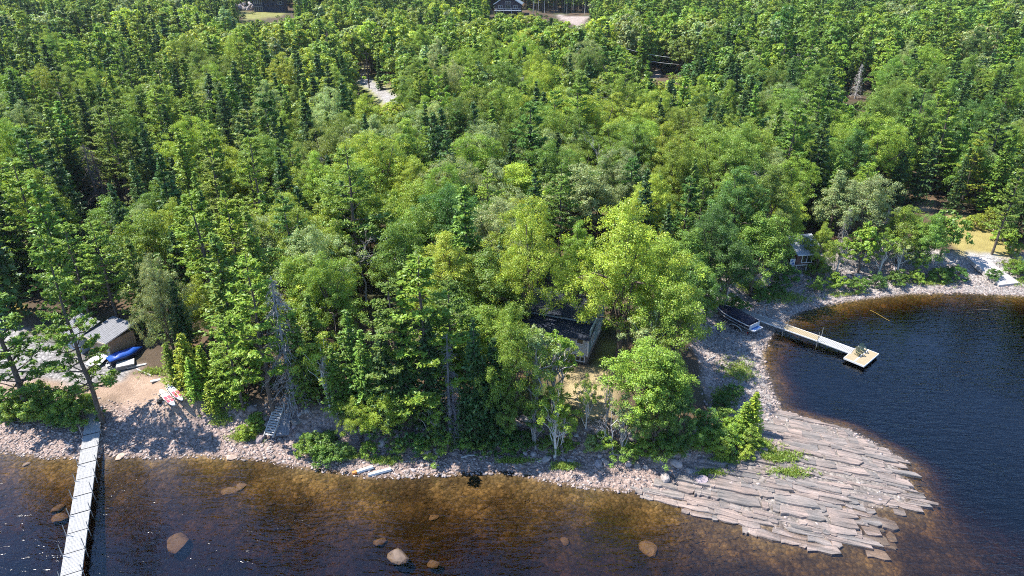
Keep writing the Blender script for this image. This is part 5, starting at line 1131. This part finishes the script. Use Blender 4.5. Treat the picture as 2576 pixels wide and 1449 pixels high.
for u, v, hgt, lab in ((929, 204, 10.5, 'dark utility pole standing right beside the gravel road'), (906, 178, 13.5, 'dark utility pole behind the gravel road, farther of the two')):
    x, y_, z = gt(u, v+18); o = root('utility_pole', lab, 'utility pole', (x, y_, z), 0, 'utility poles at the road'); MB().tube([(0, 0, -0.5), (0, 0, hgt)], [0.2, 0.15], 7).build('pole', POLE, o); MB().box((0, 0, hgt-0.6), (2.2, 0.14, 0.16)).build('crossarm', POLE, o)
x, y_, z = gt(1668, 190); 
wire = mat('wire', (0.55, 0.55, 0.55), 0.5, 0.1, 3)
for i, (ua, va, ub, vb, lab) in enumerate(((1612, 133, 1723, 148, 'pale overhead wire crossing the forest gap, upper of two'), (1606, 148, 1712, 163, 'pale overhead wire crossing the forest gap, lower of two'))):
    dd = 218; ra_, rb_ = ray(ua, va), ray(ub, vb); pa = Vector(ra_)*(dd/ra_[1])+Vector((0, 0, CAM_H)); pb = Vector(rb_)*(dd/rb_[1])+Vector((0, 0, CAM_H)); e = (pb-pa)*0.5
    pts = [pa-e+(pb-pa+2*e)*t-Vector((0, 0, 1.2*(4*t*(1-t))-1.0)) for t in np.linspace(0, 1, 12)]
    o = put('power_line', MB().tube([p-pts[0] for p in pts], 0.055, 4).mesh('power_line', wire), None, pts[0]); tag(o, lab, 'power line', 'overhead wires')
    if i == 0: WP = [pts[0].copy(), pts[-1].copy()]
for q, p in enumerate(WP):
    zg = T1(p.x, p.y); o = root('utility_pole', ('pale utility pole in the forest at the left end of the wires', 'pale utility pole in the forest at the right end of the wires')[q], 'utility pole', (p.x, p.y, zg), 0, 'utility poles carrying the wires'); MB().tube([(0, 0, -0.5), (0, 0, p.z-zg+0.3)], [0.17, 0.13], 7).build('pole', BARKG, o); MB().box((0, 0, p.z-zg-0.1), (0.14, 2.6, 0.14)).build('crossarm', BARKG, o)
# bare pale trunks at the edge of the hilltop clearing
for i in range(26):
    u = 1340+i*5.6+random.gauss(0, 2); x, y_, z = gt(u, random.uniform(30, 40)); hh = random.uniform(10, 15)
    o = root('bare_trunk_tree', f"{['pale', 'grey', 'dark'][i % 3]} bare-trunked tree, {i+1}{'st' if i % 10 == 0 and i != 10 else 'nd' if i % 10 == 1 and i != 11 else 'rd' if i % 10 == 2 and i != 12 else 'th'} from left behind the hilltop clearing", 'tree', (x, y_+random.uniform(2, 14), z), 0, 'bare trunks behind the hilltop clearing')
    MB().tube([(0, 0, -1), (random.gauss(0, .2), 0, hh*0.6), (random.gauss(0, .4), 0, hh)], [0.17, 0.13, 0.04], 5).build('trunk', [BARKW, BARKG, BARK][i % 3], o)
    c_ = put('crown', PROTO['spruce'][3][1], o, (0, 0, hh*0.45), (0, 0, random.uniform(0, 6)), (0.75, 0.75, hh*0.6/11)); c_.color = (*(np.array(TINT['dark'])*random.uniform(.8, 1.3)), 1)
# rope floating in the bay
x, y_ = px(2188, 780); x2, y2 = px(2236, 806); o = put('rope', MB().tube([((x2-x)*t, (y2-y_)*t+0.15*math.sin(5*t), 0.02) for t in np.linspace(0, 1, 12)], 0.012, 4).mesh('rope', mat('yellow_rope', (0.5, 0.33, 0.06), 0.7)), None, (x, y_, 0.0)); tag(o, 'thin yellow rope floating in the bay water', 'rope')

# weathered driftwood and grass tufts on the shore
for u, v, L_, rzd, lab in ((1786, 906, 2.2, 40, 'grey driftwood log on the gravel left of the bay'), (1560, 1150, 1.8, -20, 'grey driftwood log at the foot of the bank above the rock ledge'), (1180, 1150, 1.5, 15, 'short grey driftwood log on the central beach')):
    x, y_, z = gt(u, v); o = put('driftwood', MB().tube([(-L_/2, 0, 0.12), (0, 0.06, 0.16), (L_/2, -0.05, 0.12)], [0.11, 0.09, 0.05], 6).mesh('driftwood', BARKG), None, (x, y_, z), (0, 0, R(rzd))); tag(o, lab, 'driftwood', 'driftwood logs')
GC = []
for u, v, ru, rv, n_ in ((1900,1128,45,12,420),(1960,1150,50,12,260),(1830,1160,40,8,200),(1790,1185,30,6,140),(1990,1185,60,10,140),(560,1062,30,10,160),(610,1092,30,9,200),(645,1075,20,10,160),(1420,1165,30,7,160),(970,1150,40,7,180),(880,1140,30,6,120),(1290,1150,40,6,140),(1680,1150,50,8,240),(2150,735,70,8,180),(1980,745,60,12,300),(1880,730,40,12,240),(1860,930,40,30,260),(1820,1000,30,25,220),(2350,705,60,8,160),(2560,705,30,6,90),(470,975,40,15,160),(390,955,30,8,90)):
    for _ in range(n_):
        x, y_ = px(u+random.gauss(0, ru*0.5), v+random.gauss(0, rv*0.5), 0.7); GC.append((x, y_))
GC = np.array(GC); gz = T(GC[:, 0], GC[:, 1]); kq = gz > 0.1; GC = GC[kq]; gz = gz[kq]
ci = np.repeat(np.arange(len(GC)), 7); dr = unit(rng.normal(size=(len(ci), 3))*np.array([0.5, 0.5, 0.2])+np.array([0, 0, 1.0])); ln_ = rng.uniform(0.10, 0.24, len(ci))
pos = np.stack([GC[ci, 0], GC[ci, 1], gz[ci]+0.04], 1)+rng.normal(size=(len(ci), 3))*np.array([0.09, 0.09, 0])+dr*ln_[:, None]
Vg, Fg = quads(pos, unit(rng.normal(size=(len(ci), 3))+np.array([0, -0.4, 0.4])), ln_, 0.16, rng, T_=dr)
o = put('grass', mesh_np('grass', Vg, [Fg], [LEAF], leaf=leafcol(len(ci), 1.0, rng, spread=0.2))); o.color = (0.24, 0.33, 0.06, 1); o['kind'] = 'stuff'; o['label'] = 'tufts of green grass among the shore stones'
